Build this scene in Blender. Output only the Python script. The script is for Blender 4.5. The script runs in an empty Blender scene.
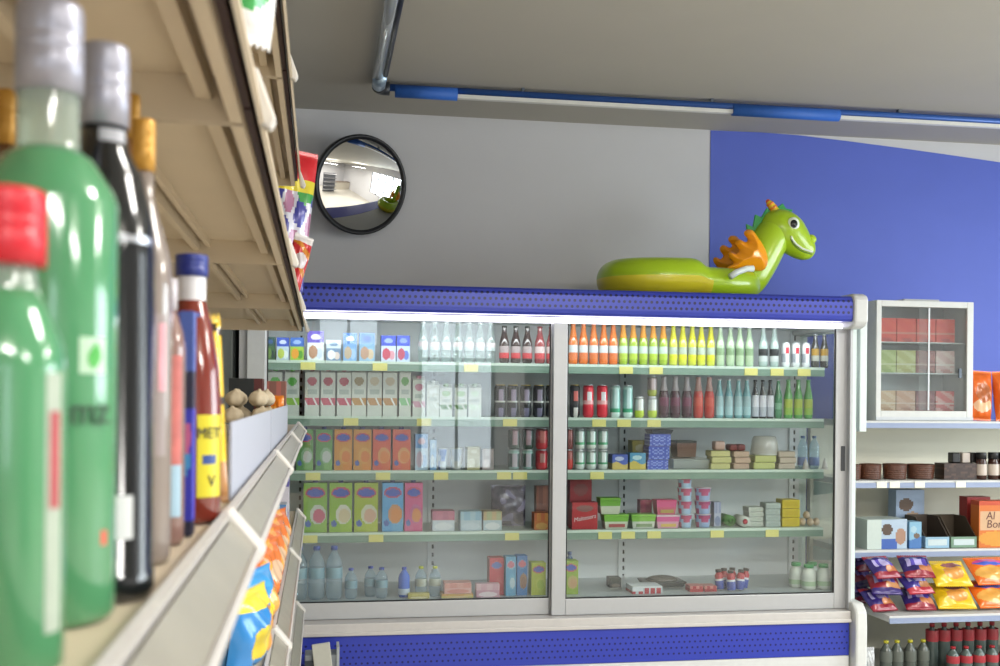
import bpy, bmesh, math, random
from mathutils import Vector, Matrix
random.seed(7)
PI = math.pi
SC = bpy.context.scene
COL = SC.collection

# ------------------------------------------------------------------ camera
FPX, CX, CYH, CYC = 1080.0, 500.0, 396.6, 333.0
YAW = math.atan(180.0 / FPX)
ROLL = 0.009
EYE = Vector((0, 0, 1.56))
RT = Vector((math.cos(YAW), -math.sin(YAW), 0))
FW = Vector((math.sin(YAW), math.cos(YAW), 0))
UP = Vector((0, 0, 1))

def ray(px, py):
    ix, iy = (px - CX) / FPX, (CYH - py) / FPX
    a = ix * math.cos(ROLL) - iy * math.sin(ROLL)
    b = ix * math.sin(ROLL) + iy * math.cos(ROLL)
    return FW + RT * a + UP * b

def at(px, py, Y):
    d = ray(px, py)
    return EYE + d * ((Y - EYE.y) / d.y)

def atz(px, py, Z):
    d = ray(px, py)
    return EYE + d * ((Z - EYE.z) / d.z)

cam = bpy.data.cameras.new('camera')
cam.sensor_width = 36.0
cam.lens = 36.0 * FPX / 1000.0
cam.shift_y = (CYH - CYC) / 1000.0
cam.clip_start = 0.02
cam.dof.use_dof = True
cam.dof.focus_distance = 5.5
cam.dof.aperture_fstop = 7.5
co = bpy.data.objects.new('camera', cam)
COL.objects.link(co)
cr = RT * math.cos(ROLL) + UP * math.sin(ROLL)
cu = UP * math.cos(ROLL) - RT * math.sin(ROLL)
co.matrix_world = Matrix(((cr.x, cu.x, -FW.x, EYE.x), (cr.y, cu.y, -FW.y, EYE.y), (cr.z, cu.z, -FW.z, EYE.z), (0, 0, 0, 1)))
SC.camera = co

# ------------------------------------------------------------------ materials
def lin(c):
    return tuple((x / 12.92 if x <= 0.04045 else ((x + 0.055) / 1.055) ** 2.4) for x in c)

def dim(h, k):
    h = h.lstrip('#')
    return '#%02x%02x%02x' % tuple(int(int(h[i:i + 2], 16) * k) for i in (0, 2, 4))

def hexc(h):
    h = h.lstrip('#')
    return lin(tuple(int(h[i:i + 2], 16) / 255 for i in (0, 2, 4)))

_mc = {}
def mat(h, rough=0.45, metal=0.0, var=0.06, scale=30.0, trans=0.0, ior=1.45, coat=0.0, bump=0.0, emit=0.0):
    """procedural surface: principled with a faint noise variation of its own colour"""
    key = (h, rough, metal, var, scale, trans, coat, bump, emit)
    if key in _mc:
        return _mc[key]
    m = bpy.data.materials.new('surface_' + h.strip('#'))
    m.use_nodes = True
    nt = m.node_tree
    b = nt.nodes['Principled BSDF']
    c = hexc(h)
    tc = nt.nodes.new('ShaderNodeTexCoord')
    nz = nt.nodes.new('ShaderNodeTexNoise')
    nz.inputs['Scale'].default_value = scale
    nz.inputs['Detail'].default_value = 3
    nt.links.new(tc.outputs['Object'], nz.inputs['Vector'])
    mx = nt.nodes.new('ShaderNodeMix'); mx.data_type = 'RGBA'
    mx.inputs[6].default_value = tuple(max(0, x * (1 - var)) for x in c) + (1,)
    mx.inputs[7].default_value = tuple(min(1, x * (1 + var)) for x in c) + (1,)
    nt.links.new(nz.outputs['Fac'], mx.inputs[0])
    nt.links.new(mx.outputs[2], b.inputs['Base Color'])
    b.inputs['Roughness'].default_value = rough
    b.inputs['Metallic'].default_value = metal
    b.inputs['IOR'].default_value = ior
    if trans:
        b.inputs['Transmission Weight'].default_value = trans
    if coat:
        b.inputs['Coat Weight'].default_value = coat
        b.inputs['Coat Roughness'].default_value = 0.08
    if emit:
        b.inputs['Emission Color'].default_value = c + (1,)
        b.inputs['Emission Strength'].default_value = emit
    if bump:
        bp = nt.nodes.new('ShaderNodeBump')
        bp.inputs['Strength'].default_value = bump
        bp.inputs['Distance'].default_value = 0.002
        nt.links.new(nz.outputs['Fac'], bp.inputs['Height'])
        nt.links.new(bp.outputs['Normal'], b.inputs['Normal'])
    _mc[key] = m
    return m

def glass_mat(name, tint, f0=0.045, body=0.0, bodycol=(1, 1, 1), rough=0.0):
    """thin glass: clear tinted transmission, Schlick reflection, optional milky body"""
    m = bpy.data.materials.new(name)
    m.use_nodes = True
    nt = m.node_tree
    for n in list(nt.nodes):
        nt.nodes.remove(n)
    out = nt.nodes.new('ShaderNodeOutputMaterial')
    tr = nt.nodes.new('ShaderNodeBsdfTransparent'); tr.inputs[0].default_value = tint + (1,)
    gl = nt.nodes.new('ShaderNodeBsdfGlossy'); gl.inputs['Roughness'].default_value = rough
    lw = nt.nodes.new('ShaderNodeLayerWeight'); lw.inputs[0].default_value = 0.5
    pw = nt.nodes.new('ShaderNodeMath'); pw.operation = 'POWER'; pw.inputs[1].default_value = 5
    ma = nt.nodes.new('ShaderNodeMath'); ma.operation = 'MULTIPLY_ADD'
    ma.inputs[1].default_value = 1 - f0; ma.inputs[2].default_value = f0
    nt.links.new(lw.outputs['Facing'], pw.inputs[0]); nt.links.new(pw.outputs[0], ma.inputs[0])
    src = tr.outputs[0]
    if body:
        df = nt.nodes.new('ShaderNodeBsdfDiffuse'); df.inputs[0].default_value = bodycol + (1,)
        tl = nt.nodes.new('ShaderNodeBsdfTranslucent'); tl.inputs[0].default_value = bodycol + (1,)
        m1 = nt.nodes.new('ShaderNodeMixShader'); m1.inputs[0].default_value = 0.4
        nt.links.new(df.outputs[0], m1.inputs[1]); nt.links.new(tl.outputs[0], m1.inputs[2])
        m2 = nt.nodes.new('ShaderNodeMixShader'); m2.inputs[0].default_value = body
        nt.links.new(tr.outputs[0], m2.inputs[1]); nt.links.new(m1.outputs[0], m2.inputs[2])
        src = m2.outputs[0]
    mx = nt.nodes.new('ShaderNodeMixShader')
    nt.links.new(ma.outputs[0], mx.inputs[0])
    nt.links.new(src, mx.inputs[1]); nt.links.new(gl.outputs[0], mx.inputs[2])
    nt.links.new(mx.outputs[0], out.inputs[0])
    return m

def perforated(name, base, hole, pitch, zr, rad, rough=0.32):
    """painted sheet metal with staggered round punched holes between two heights"""
    m = bpy.data.materials.new(name); m.use_nodes = True
    nt = m.node_tree; b = nt.nodes['Principled BSDF']
    N = lambda op, a=None, c=None: _math(nt, op, a, c)
    tc = nt.nodes.new('ShaderNodeTexCoord'); sp = nt.nodes.new('ShaderNodeSeparateXYZ')
    nt.links.new(tc.outputs['Object'], sp.inputs[0])
    u = N('DIVIDE', sp.outputs[0], pitch); v = N('DIVIDE', N('SUBTRACT', sp.outputs[2], zr[0]), pitch * 1.05)
    def lattice(ou, ov):
        # rows are every second row of the staggered grid
        fu = N('SUBTRACT', N('FRACT', N('ADD', u, ou)), 0.5)
        fv = N('MULTIPLY', N('SUBTRACT', N('FRACT', N('ADD', N('MULTIPLY', v, 0.5), ov)), 0.5), 2.1)
        return N('SQRT', N('ADD', N('MULTIPLY', fu, fu), N('MULTIPLY', fv, fv)))
    dd = N('MINIMUM', lattice(0, 0.25), lattice(0.5, 0.75))
    inside = N('LESS_THAN', dd, rad)
    band = N('MULTIPLY', N('GREATER_THAN', sp.outputs[2], zr[0]), N('LESS_THAN', sp.outputs[2], zr[1]))
    fac = N('MULTIPLY', inside, band)
    mx = nt.nodes.new('ShaderNodeMix'); mx.data_type = 'RGBA'
    mx.inputs[6].default_value = hexc(base) + (1,); mx.inputs[7].default_value = hexc(hole) + (1,)
    nt.links.new(fac, mx.inputs[0]); nt.links.new(mx.outputs[2], b.inputs['Base Color'])
    b.inputs['Roughness'].default_value = rough; b.inputs['Metallic'].default_value = 0.15
    b.inputs['Coat Weight'].default_value = 0.15; b.inputs['Coat Roughness'].default_value = 0.25
    return m

def _math(nt, op, a, c):
    n = nt.nodes.new('ShaderNodeMath'); n.operation = op
    for i, x in enumerate((a, c)):
        if x is None: continue
        if isinstance(x, (int, float)): n.inputs[i].default_value = x
        else: nt.links.new(x, n.inputs[i])
    return n.outputs[0]

GLASS = glass_mat('door_glass', (0.955, 0.98, 0.98), 0.05)
CLEAR = glass_mat('clear_glass', (0.9, 0.96, 0.95), 0.05, 0.18, (0.8, 0.88, 0.86))
CLEARB = glass_mat('clear_plastic', (0.8, 0.9, 0.97), 0.05, 0.3, (0.62, 0.76, 0.82))
ALU = mat('#b9bbbd', 0.38, 0.35, 0.03)
WHITE = mat('#c6c6c4', 0.45, 0, 0.02)
SHELFW = mat('#bccdc1', 0.4, 0, 0.03)
CHAN = mat('#718c7d', 0.35, 0, 0.04)
TAG = mat('#d0cb78', 0.6, 0, 0.05)
BLACK = mat('#141516', 0.4)
SILVER = mat('#b6b9bf', 0.25, 0.8, 0.03)

# ------------------------------------------------------------------ mesh builder
class MB:
    def __init__(s):
        s.v, s.f, s.m, s.sm = [], [], [], []
    def add(s, vs, fs, mi=0, smooth=False):
        o = len(s.v)
        s.v += [tuple(x) for x in vs]
        for k, f in enumerate(fs):
            s.f.append(tuple(i + o for i in f))
            s.m.append(mi[k] if isinstance(mi, list) else mi)
            s.sm.append(smooth)
        return s
    def box(s, x0, x1, y0, y1, z0, z1, mi=0):
        vs = [(x0, y0, z0), (x1, y0, z0), (x1, y1, z0), (x0, y1, z0), (x0, y0, z1), (x1, y0, z1), (x1, y1, z1), (x0, y1, z1)]
        return s.add(vs, [(0, 3, 2, 1), (4, 5, 6, 7), (0, 1, 5, 4), (1, 2, 6, 5), (2, 3, 7, 6), (3, 0, 4, 7)], mi)
    def frustum(s, w0, d0, w1, d1, z0, z1, mi=0):
        a, b, c, d = w0 / 2, d0 / 2, w1 / 2, d1 / 2
        vs = [(-a, -b, z0), (a, -b, z0), (a, b, z0), (-a, b, z0), (-c, -d, z1), (c, -d, z1), (c, d, z1), (-c, d, z1)]
        return s.add(vs, [(0, 3, 2, 1), (4, 5, 6, 7), (0, 1, 5, 4), (1, 2, 6, 5), (2, 3, 7, 6), (3, 0, 4, 7)], mi)
    def lathe(s, prof, n=20, fn=None, c=(0, 0, 0), sx=1, sy=1, smooth=True, mi=0, a0=0.0, a1=2 * PI, caps=True):
        full = abs(a1 - a0 - 2 * PI) < 1e-6
        k = n if full else n + 1
        vs = []
        for r, z in prof:
            for i in range(k):
                a = a0 + (a1 - a0) * i / n
                vs.append((c[0] + r * sx * math.cos(a), c[1] + r * sy * math.sin(a), c[2] + z))
        fs, ms = [], []
        for j in range(len(prof) - 1):
            for i in range(n):
                i2 = (i + 1) % k
                fs.append((j * k + i, j * k + i2, (j + 1) * k + i2, (j + 1) * k + i))
                zm = (prof[j][1] + prof[j + 1][1]) / 2
                ms.append(fn(a0 + (a1 - a0) * (i + .5) / n, zm) if fn else mi)
        s.add(vs, fs, ms, smooth)
        if full and caps:
            o = len(s.v) - len(vs)
            L = len(prof) - 1
            for j, rev in ((0, True), (L, False)):
                if prof[j][0] > 1e-5:
                    idx = [o + j * k + i for i in range(k)]
                    s.f.append(tuple(reversed(idx)) if rev else tuple(idx))
                    s.m.append(ms[0] if rev else ms[-1]); s.sm.append(False)
        return s
    def tube(s, pts, rad, n=12, mi=0, sy=1.0, su=1.0):
        """swept tube with closed ends; rad is a number or a list"""
        pts = [Vector(p) for p in pts]
        R = rad if isinstance(rad, list) else [rad] * len(pts)
        vs = []
        prev = None
        for i, p in enumerate(pts):
            t = (pts[min(i + 1, len(pts) - 1)] - pts[max(i - 1, 0)]).normalized()
            if prev is None:
                ref = Vector((0, 0, 1)) if abs(t.z) < .9 else Vector((0, 1, 0))
                u = t.cross(ref).normalized()
            else:
                u = (prev - t * prev.dot(t)).normalized()
            prev = u
            w = t.cross(u)
            for k in range(n):
                a = 2 * PI * k / n
                vs.append(p + u * (R[i] * su * math.cos(a)) + w * (R[i] * sy * math.sin(a)))
        fs = []
        for j in range(len(pts) - 1):
            for i in range(n):
                i2 = (i + 1) % n
                fs.append((j * n + i, j * n + i2, (j + 1) * n + i2, (j + 1) * n + i))
        fs.append(tuple(reversed(range(n))))
        fs.append(tuple((len(pts) - 1) * n + i for i in range(n)))
        return s.add(vs, fs, mi, True)
    def prism(s, poly, y0, y1, mi=0):
        """polygon in xz, extruded along y"""
        n = len(poly)
        vs = [(x, y0, z) for x, z in poly] + [(x, y1, z) for x, z in poly]
        fs = [tuple(range(n)), tuple(reversed(range(n, 2 * n)))]
        fs += [(i + n, (i + 1) % n + n, (i + 1) % n, i) for i in range(n)]
        return s.add(vs, fs, mi)
    def prism_y(s, poly, x0, x1, mi=0):
        """polygon in yz, extruded along x"""
        n = len(poly)
        vs = [(x0, y, z) for y, z in poly] + [(x1, y, z) for y, z in poly]
        fs = [tuple(reversed(range(n))), tuple(range(n, 2 * n))]
        fs += [(i, (i + 1) % n, (i + 1) % n + n, i + n) for i in range(n)]
        return s.add(vs, fs, mi)
    def prism_x(s, poly, y0, y1, mi=0):
        return s.prism(poly, y0, y1, mi)
    def ball(s, c, r, n=14, mi=0, sq=(1, 1, 1), fn=None):
        prof = [(math.sin(PI * i / n), -math.cos(PI * i / n)) for i in range(n + 1)]
        prof[0] = (0.001, -1); prof[-1] = (0.001, 1)
        o = len(s.v)
        s.lathe([(p * r, z * r) for p, z in prof], n + 4, fn=fn, mi=mi)
        for i in range(o, len(s.v)):
            x, y, z = s.v[i]
            s.v[i] = (c[0] + x * sq[0], c[1] + y * sq[1], c[2] + z * sq[2])
        return s
    def build(s, name, mats, parent=None, loc=None, rot=None, bevel=0.0, sub=0):
        me = bpy.data.meshes.new(name)
        me.from_pydata(s.v, [], s.f)
        if not isinstance(mats, (list, tuple)):
            mats = [mats]
        for m in mats:
            me.materials.append(m)
        me.polygons.foreach_set('material_index', s.m)
        me.polygons.foreach_set('use_smooth', s.sm)
        bm = bmesh.new(); bm.from_mesh(me)
        bmesh.ops.recalc_face_normals(bm, faces=bm.faces)
        bm.to_mesh(me); bm.free()
        o = bpy.data.objects.new(name, me)
        COL.objects.link(o)
        if parent: o.parent = parent
        if loc: o.location = loc
        if rot: o.rotation_euler = rot
        if bevel:
            b = o.modifiers.new('bevel', 'BEVEL'); b.width = bevel; b.segments = 2; b.limit_method = 'ANGLE'
        if sub:
            b = o.modifiers.new('sub', 'SUBSURF'); b.levels = sub; b.render_levels = sub
        return o

def tag(o, label, cat, group=None, kind=None):
    o['label'] = label; o['category'] = cat
    if group: o['group'] = group
    if kind: o['kind'] = kind
    return o

def empty(name, loc=(0, 0, 0), rot=(0, 0, 0)):
    o = bpy.data.objects.new(name, None)
    o.empty_display_size = 0.05
    COL.objects.link(o)
    o.location = loc; o.rotation_euler = rot
    return o

def dup(src):
    r = src.copy(); COL.objects.link(r)
    for ch in list(src.children):
        c = ch.copy(); COL.objects.link(c); c.parent = r
        for g in list(ch.children):
            d = g.copy(); COL.objects.link(d); d.parent = c
    return r

_proto = {}
def put(key, builder, loc, label, cat, group=None, rot=(0, 0, 0)):
    """the first of a kind is built, the others are copies of it and its parts"""
    if key in _proto:
        o = dup(_proto[key])
    else:
        o = builder(); _proto[key] = o
    o.location = loc; o.rotation_euler = rot
    tag(o, label, cat, group)
    if not group and 'group' in o: del o['group']
    return o

def struct(name, mb, mats, parent=None, bevel=0.0):
    o = mb.build(name, mats, parent, bevel=bevel)
    o['kind'] = 'structure'
    return o

def text(s, size, m, parent, loc, rot=(PI / 2, 0, 0), shear=0.0, name='lettering', ext=0.0003):
    cu_ = bpy.data.curves.new('txt', 'FONT')
    cu_.body = s; cu_.size = size; cu_.align_x = 'CENTER'; cu_.align_y = 'CENTER'; cu_.shear = shear; cu_.extrude = ext
    cu_.resolution_u = 3
    t = bpy.data.objects.new('txt', cu_); COL.objects.link(t)
    dg = bpy.context.evaluated_depsgraph_get()
    me = bpy.data.meshes.new_from_object(t.evaluated_get(dg))
    bpy.data.objects.remove(t)
    me.materials.clear(); me.materials.append(m)
    o = bpy.data.objects.new(name, me); COL.objects.link(o)
    o.parent = parent; o.location = loc; o.rotation_euler = rot
    return o

ORD = 'first second third fourth fifth sixth seventh eighth ninth tenth'.split()
NUM = 'zero one two three four five six seven eight nine ten'.split()
# ------------------------------------------------------------------ the room
YW = 6.35                                   # back wall
ZC = at(500, 119, YW).z                     # ceiling height
XL, XR, YF = -2.6, 6.4, -4.2
M_WALL = mat('#d0d0d3', 0.7, 0, 0.02, 6)
M_CEIL = mat('#b0aca2', 0.8, 0, 0.03, 3)
M_BLUE = mat('#5a6cc8', 0.55, 0, 0.05, 5)
M_FLOOR = mat('#bdb8ae', 0.35, 0, 0.08, 8)
struct('floor', MB().box(XL, XR, YF, YW, -0.05, 0), M_FLOOR)
struct('ceiling', MB().box(XL - .1, XR + .1, YF - .1, YW + .1, ZC, ZC + 0.08), M_CEIL)
wb = struct('wall_back', MB().box(XL - .1, XR + .1, YW, YW + .1, 0, ZC), M_WALL)
struct('wall_left', MB().box(XL - .1, XL, YF, YW, 0, ZC), M_WALL)
wy0, wy1, wz0, wz1 = 1.4, 4.9, .9, 2.75
struct('wall_right', MB().box(XR, XR + .1, YF, wy0, 0, ZC).box(XR, XR + .1, wy1, YW, 0, ZC).box(XR, XR + .1, wy0, wy1, 0, wz0).box(XR, XR + .1, wy0, wy1, wz1, ZC), M_WALL)
# blue painted area of the back wall, its upper edge cut in by hand
edge = [(710.5, 130.5), (760, 132.5), (799, 135.5), (845, 141), (895, 147.5), (945, 154.5), (1000, 162.5), (1040, 168)]
ep = [at(x, y, YW) for x, y in edge]
x0 = ep[0].x
poly = [(x0, 0.3)] + [(p.x, p.z) for p in ep] + [(XR, ep[-1].z - (XR - ep[-1].x) * .1), (XR, 0.3)]
struct('wall_back_paint', MB().prism(list(reversed(poly)), YW - 0.004, YW), M_BLUE, wb)
# front wall with three tall openings to the street
op = [(-2.3, -1.0, 0.5, 2.75), (-.06, .83, 2.22, 2.66), (1.36, 2.45, 0.5, 2.70)]
wf = MB()
xs = XL - .1
for a, b, z0, z1 in op:
    wf.box(xs, a, YF - .12, YF, 0, ZC)
    if z0 > 0: wf.box(a, b, YF - .12, YF, 0, z0)
    wf.box(a, b, YF - .12, YF, z1, ZC)
    xs = b
wf.box(xs, XR + .1, YF - .12, YF, 0, ZC)
struct('wall_front', wf, M_WALL)
M_FRAME = mat('#5b6066', 0.4, 0.3)
for i, (a, b, z0, z1) in enumerate(op):
    r = empty('window_%d' % (i + 1)); r['kind'] = 'structure'
    f = MB(); t = .05
    f.box(a, a + t, YF - .1, YF - .04, z0, z1).box(b - t, b, YF - .1, YF - .04, z0, z1)
    f.box(a + t, b - t, YF - .1, YF - .04, z1 - t, z1).box(a + t, b - t, YF - .1, YF - .04, z0, z0 + t)
    f.box((a + b) / 2 - .02, (a + b) / 2 + .02, YF - .1, YF - .04, z0 + t, z1 - t)
    if z0 < 1: f.box(a + t, (a + b) / 2 - .02, YF - .09, YF - .05, 2.05, 2.1).box((a + b) / 2 + .02, b - t, YF - .09, YF - .05, 2.05, 2.1)
    struct('window_frame', f, M_FRAME, r)
    struct('window_pane', MB().box(a + t, b - t, YF - .072, YF - .068, z0 + t, z1 - t), GLASS, r)
r = empty('window_4'); r['kind'] = 'structure'  # unseen side window, added to even out the room light
f = MB().box(XR + .03, XR + .08, wy0, wy1, wz0, wz0 + .05).box(XR + .03, XR + .08, wy0, wy1, wz1 - .05, wz1)
for k in range(5):
    y = wy0 + .025 + (wy1 - wy0 - .05) * k / 4
    f.box(XR + .03, XR + .08, y - .07, y + .07, wz0 + .05, wz1 - .05)
struct('window_frame', f, M_FRAME, r)
struct('window_pane', MB().box(XR + .053, XR + .057, wy0 + .05, wy1 - .05, wz0 + .05, wz1 - .05), GLASS, r)
struct('ground_outside', MB().box(-9, 12, -14, YF - .13, -.1, -.06).box(XR + .12, 12, YF - .13, 9, -.1, -.06), mat('#b7b3aa', 0.8, 0, .1, 3))

# ------------------------------------------------------------------ refrigerated display case
YD = 5.40                                    # plane of the sliding doors
YS = 5.56                                    # front edge of its shelves
YB = 6.02                                    # inner back
case = tag(empty('refrigerated_display_case', (0, 0, 0)),
           'long white and blue refrigerated display case with two sliding glass doors', 'refrigerator')
zx = lambda px, py, Y: at(px, py, Y)
XCL = zx(247, 345, YD).x; XCR = zx(849, 450, YD).x
zs = [zx(560, y, YS).z for y in (364.2, 417.8, 470.5, 530.8)]
zfl = zx(560, 599.5, YD).z + 0.002            # inside floor
zct = zx(560, 288.6, 5.27).z                  # canopy top
zcb = zx(560, 315.0, 5.27).z                  # canopy bottom
M_CAN = perforated('punched_blue_sheet', '#303eaa', '#12164a', 0.0285, (zcb + .030, zcb + .030 + .0285 * 1.05 * 3), 0.27)
# canopy: rounded front sheet, perforated
YA = 5.27
prof = [(5.36, zcb), (YA + .012, zcb), (YA + .002, zcb + .012), (YA, zcb + .03), (YA, zct - .03), (YA + .006, zct - .012), (YA + .02, zct), (5.60, zct), (5.60, zct - .03), (5.36, zct - .03)]
XK = zx(853, 308, YA).x
MB().prism_y(prof, XCL, XK).build('canopy', M_CAN, case)
MB().box(XCL, XK, 5.602, YB + .15, zct - .03, zct - .001).build('roof_panel', mat('#a3a5a6', .5, .1), case)
# white end cap of the canopy with rounded corners
ec = []
for (yy, zz, a0) in ((YA + .03, zcb + .01, PI), (YA + .03, zct - .01, PI / 2)):
    for k in range(6):
        a = a0 + (PI / 2) * (1 - k / 5.0) if a0 == PI else PI - (PI / 2) * k / 5.0
        ec.append((yy + .045 * math.cos(a), zz + .03 * math.sin(a)))
ec += [(YB + .16, zct + .02), (YB + .16, zcb - .02)]
lo = [p for p in ec[:6]]; hi = ec[6:]
ys0 = YA - .015
ring = [(YB + .16, zcb - .035), (YA + .045, zcb - .035), (YA + .01, zcb - .025), (ys0, zcb - .002), (ys0, zct - .02), (ys0 + .012, zct + .004), (ys0 + .045, zct + .016), (YB + .16, zct + .016)]
MB().prism_y(ring, XK + .002, zx(867.5, 308, YA).x).build('canopy_end_cap', mat('#cdcfce', .35), case, bevel=.012)
# lamp strip below the canopy
M_LED = mat('#f4f0ff', 0.4, 0, 0.0, emit=3.5)
MB().box(XCL + .04, XCR - .02, 5.395, 5.43, zcb - .03, zcb - .004).build('light_tube', M_LED, case)
zlt = zcb - .03
# carcass
M_IN = mat('#d9dcde', 0.42, 0.1, 0.03, 4)
MB().box(XCL, XCR, YB, YB + .05, zfl - .03, zcb).build('back_panel', M_IN, case)
MB().box(XCL, XCR, 5.44, YB, zfl - .04, zfl).build('interior_floor', mat('#aeb6b8', .35, .2), case)
MB().box(XCL, XCR, 5.46, YB, zcb - .005, zcb + .02).build('interior_ceiling', M_IN, case)
MB().box(XCL - .04, XCL, 5.44, YB + .05, zfl - .04, zct - .002).build('side_wall', M_IN, case)
# right side: glazed, framed by white posts
sw = MB().box(XCR + .005, XCR + .05, 5.42, 5.47, zfl - .04, zcb).box(XCR + .005, XCR + .05, YB, YB + .05, zfl - .04, zcb)
sw.box(XCR + .005, XCR + .05, 5.47, YB, zfl - .04, zfl + .03).box(XCR + .005, XCR + .05, 5.47, YB, zcb - .04, zcb)
so = sw.build('side_frame', mat('#d3e0dc', .4), case)
MB().box(XCR + .022, XCR + .028, 5.47, YB, zfl + .03, zcb - .04).build('side_pane', GLASS, so)
# sills, panel, plinth
zr = zx(560, 599, YD).z; zr2 = zx(560, 620, YD).z
ysil = 5.33
zsil0, zsil1 = zx(600, 629, ysil).z, zx(600, 617.5, ysil).z
XSR = zx(851, 615, ysil).x
MB().box(XCL, XSR, ysil, 5.46, zsil0 + .012, zsil1).box(XCL, XSR, ysil - .012, 5.40, zsil0, zsil0 + .02).build('sill', mat('#c9c6c3', .4, .1), case, bevel=.004)
zpb = zx(850, 655, ysil + .01).z
M_BP = perforated('punched_blue_base', '#303fb0', '#171c62', 0.0285, (zsil0 - .035 - .0285 * 1.05 * 4, zsil0 - .035), 0.2, 0.35)
MB().box(XCL, XSR - .005, ysil + .01, 5.40, zpb, zsil0).build('base_panel', M_BP, case)
MB().box(XCL, XSR - .005, ysil + .012, 5.44, 0.0, zpb - .003).build('plinth', mat('#d7d9d8', .45), case)
MB().box(XCL, XSR - .005, 5.45, YB + .15, 0.0, zfl - .045).build('cabinet_body', mat('#d0d2d2', .45), case)
# right jamb
XJ0, XJ1 = zx(835, 450, YD).x, zx(848, 450, YD).x
MB().box(XJ1 + .003, XSR, ysil + .03, 5.42, zsil1, zcb).build('side_jamb', ALU, case)
# sliding doors
def door(xa, xb, y, stile_l, stile_r, zb, hx):
    f = MB()
    f.box(xa, xa + stile_l, y, y + .03, zsil1 + .002, zcb - .002).box(xb - stile_r, xb, y, y + .03, zsil1 + .002, zcb - .002)
    f.box(xa + stile_l, xb - stile_r, y, y + .03, zsil1 + .002, zb)
    f.box(xa + stile_l, xb - stile_r, y, y + .03, zcb - .012, zcb - .002)
    d = f.build('sliding_door', ALU, case, bevel=.003)
    MB().box(xa + stile_l, xb - stile_r, y + .012, y + .017, zb, zcb - .012).build('glass_pane', GLASS, d)
    g = MB(); t = .006
    g.box(xa + stile_l, xb - stile_r, y + .004, y + .011, zb, zb + t)
    g.box(xa + stile_l, xa + stile_l + t, y + .004, y + .011, zb + t, zcb - .012).box(xb - stile_r - t, xb - stile_r, y + .004, y + .011, zb + t, zcb - .012)
    g.build('rubber_seal', BLACK, d)
    if hx is not None:
        zh0, zh1 = zx(840, 471, YD).z, zx(840, 446, YD).z
        MB().box(hx - .012, hx + .012, y - .004, y + .002, zh0, zh1).build('handle', mat('#4d5054', .4, .3), d, bevel=.003)
    return d
P = lambda px, Y: zx(px, 450, Y).x
door(P(247, YD) + .07, P(560, YD), YD + .032, .02, P(560, YD) - P(551.5, YD) , zr, None)
door(P(553, YD) - .002, XJ1, YD - .004, P(567, YD) - P(553, YD), XJ1 - XJ0, zr, (XJ0 + XJ1) / 2 + .006)
# the white post at the left end of the case
MB().box(XCL, P(264.5, YD), YD, 5.46, zsil1 + .002, zcb - .002).build('end_post', mat('#cfd3d3', .4), case, bevel=.003)
# slotted uprights on the back
for px in (300, 433, 623.5, 793):
    u = MB(); x = zx(px, 500, YB).x; yb = YB - .012
    u.box(x - .03, x - .006, yb, YB, zfl, zcb - .02).box(x + .006, x + .03, yb, YB, zfl, zcb - .02)
    n = 30
    for k in range(n):
        z0 = zfl + .02 + k * (zcb - zfl - .06) / n
        u.box(x - .006, x + .006, yb, YB, z0, z0 + .022)
    uo = u.build('slotted_upright', M_IN, case)
    MB().box(x - .0058, x + .0058, YB - .004, YB - .0005, zfl + .01, zcb - .03).build('slot_shade', mat('#2c3032', .7), uo)  # dark strip stands in for the shade inside the slots
# shelves with price channels, four levels in each of two bays
XM = P(560, YS)
tags = {(0, 0): (308, 380, 471), (0, 1): (351, 424, 510), (0, 2): (313, 383, 441, 504, 520), (0, 3): (310, 376, 512),
        (1, 0): (626, 656, 751, 777, 804), (1, 1): (599, 624, 654), (1, 2): (597, ), (1, 3): (605, 628, 654, 717, 772)}
ytag = (367, 422, 476, 537)
for b, (xa, xb) in enumerate(((XCL + .01, XM - .004), (XM + .004, zx(824, 450, YS).x))):
    for l in range(4):
        z = zs[l]
        s = MB().box(xa, xb, YS + .012, YB - .02, z - .022, z)
        s.box(xa, xb, YS, YS + .012, z - .012, z + .002)
        so = s.build('shelf', SHELFW, case)
        ch = MB().box(xa, xb, YS + .001, YS + .012, z - .048, z - .0125).build('price_channel', CHAN, so)
        for px in tags[(b, l)]:
            x = zx(px, ytag[l], YS).x
            MB().box(x - .037, x + .037, YS - .004, YS, z - .046, z - .008).build('price_tag', TAG, so)
ZSH = zs + [zfl]

# ------------------------------------------------------------------ ceiling pipe run
zp = ZC - .045
E = atz(378, 88, zp)
pipe = tag(empty('ceiling_pipe', (E.x, E.y, ZC)), 'blue pipe turning a corner below the ceiling, steel branch towards the viewer', 'pipe')
BL = mat('#2f5aa6', .35, .1, .08)
loc = lambda x0, x1, dz=0, dy=0: [(x0, dy, -.045 + dz), (x1, dy, -.045 + dz)]
xe = XR - E.x - .02
MB().tube(loc(.05, xe, .006), .019, 14).build('blue_pipe', BL, pipe)
MB().box(.1, xe, -.016, .016, -.079, -.0585).build('white_conduit', mat('#dcdcd8', .5), pipe)
for a, b in ((395, 457), (732, 838)):
    xa = at(a, 92 + (a - 380) * .058, E.y).x - E.x; xb = at(b, 92 + (b - 380) * .058, E.y).x - E.x
    MB().tube([(xa, -.006, -.058), (xb, -.006, -.058)], .033, 16).build('foam_sleeve', mat('#2d62b8', .55, 0, .1), pipe)
el = [(0, -.06, -.045), (.002, -.03, -.045), (.01, -.01, -.045), (.03, 0, -.045), (.06, 0, -.045)]
MB().tube(el, .036, 14).build('elbow', mat('#33363c', .4, .2), pipe)
MB().tube([(0, -.22, -.045), (0, -.06, -.045)], .036, 16).build('coupling', mat('#9fb4c6', .3, .6), pipe)
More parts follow.
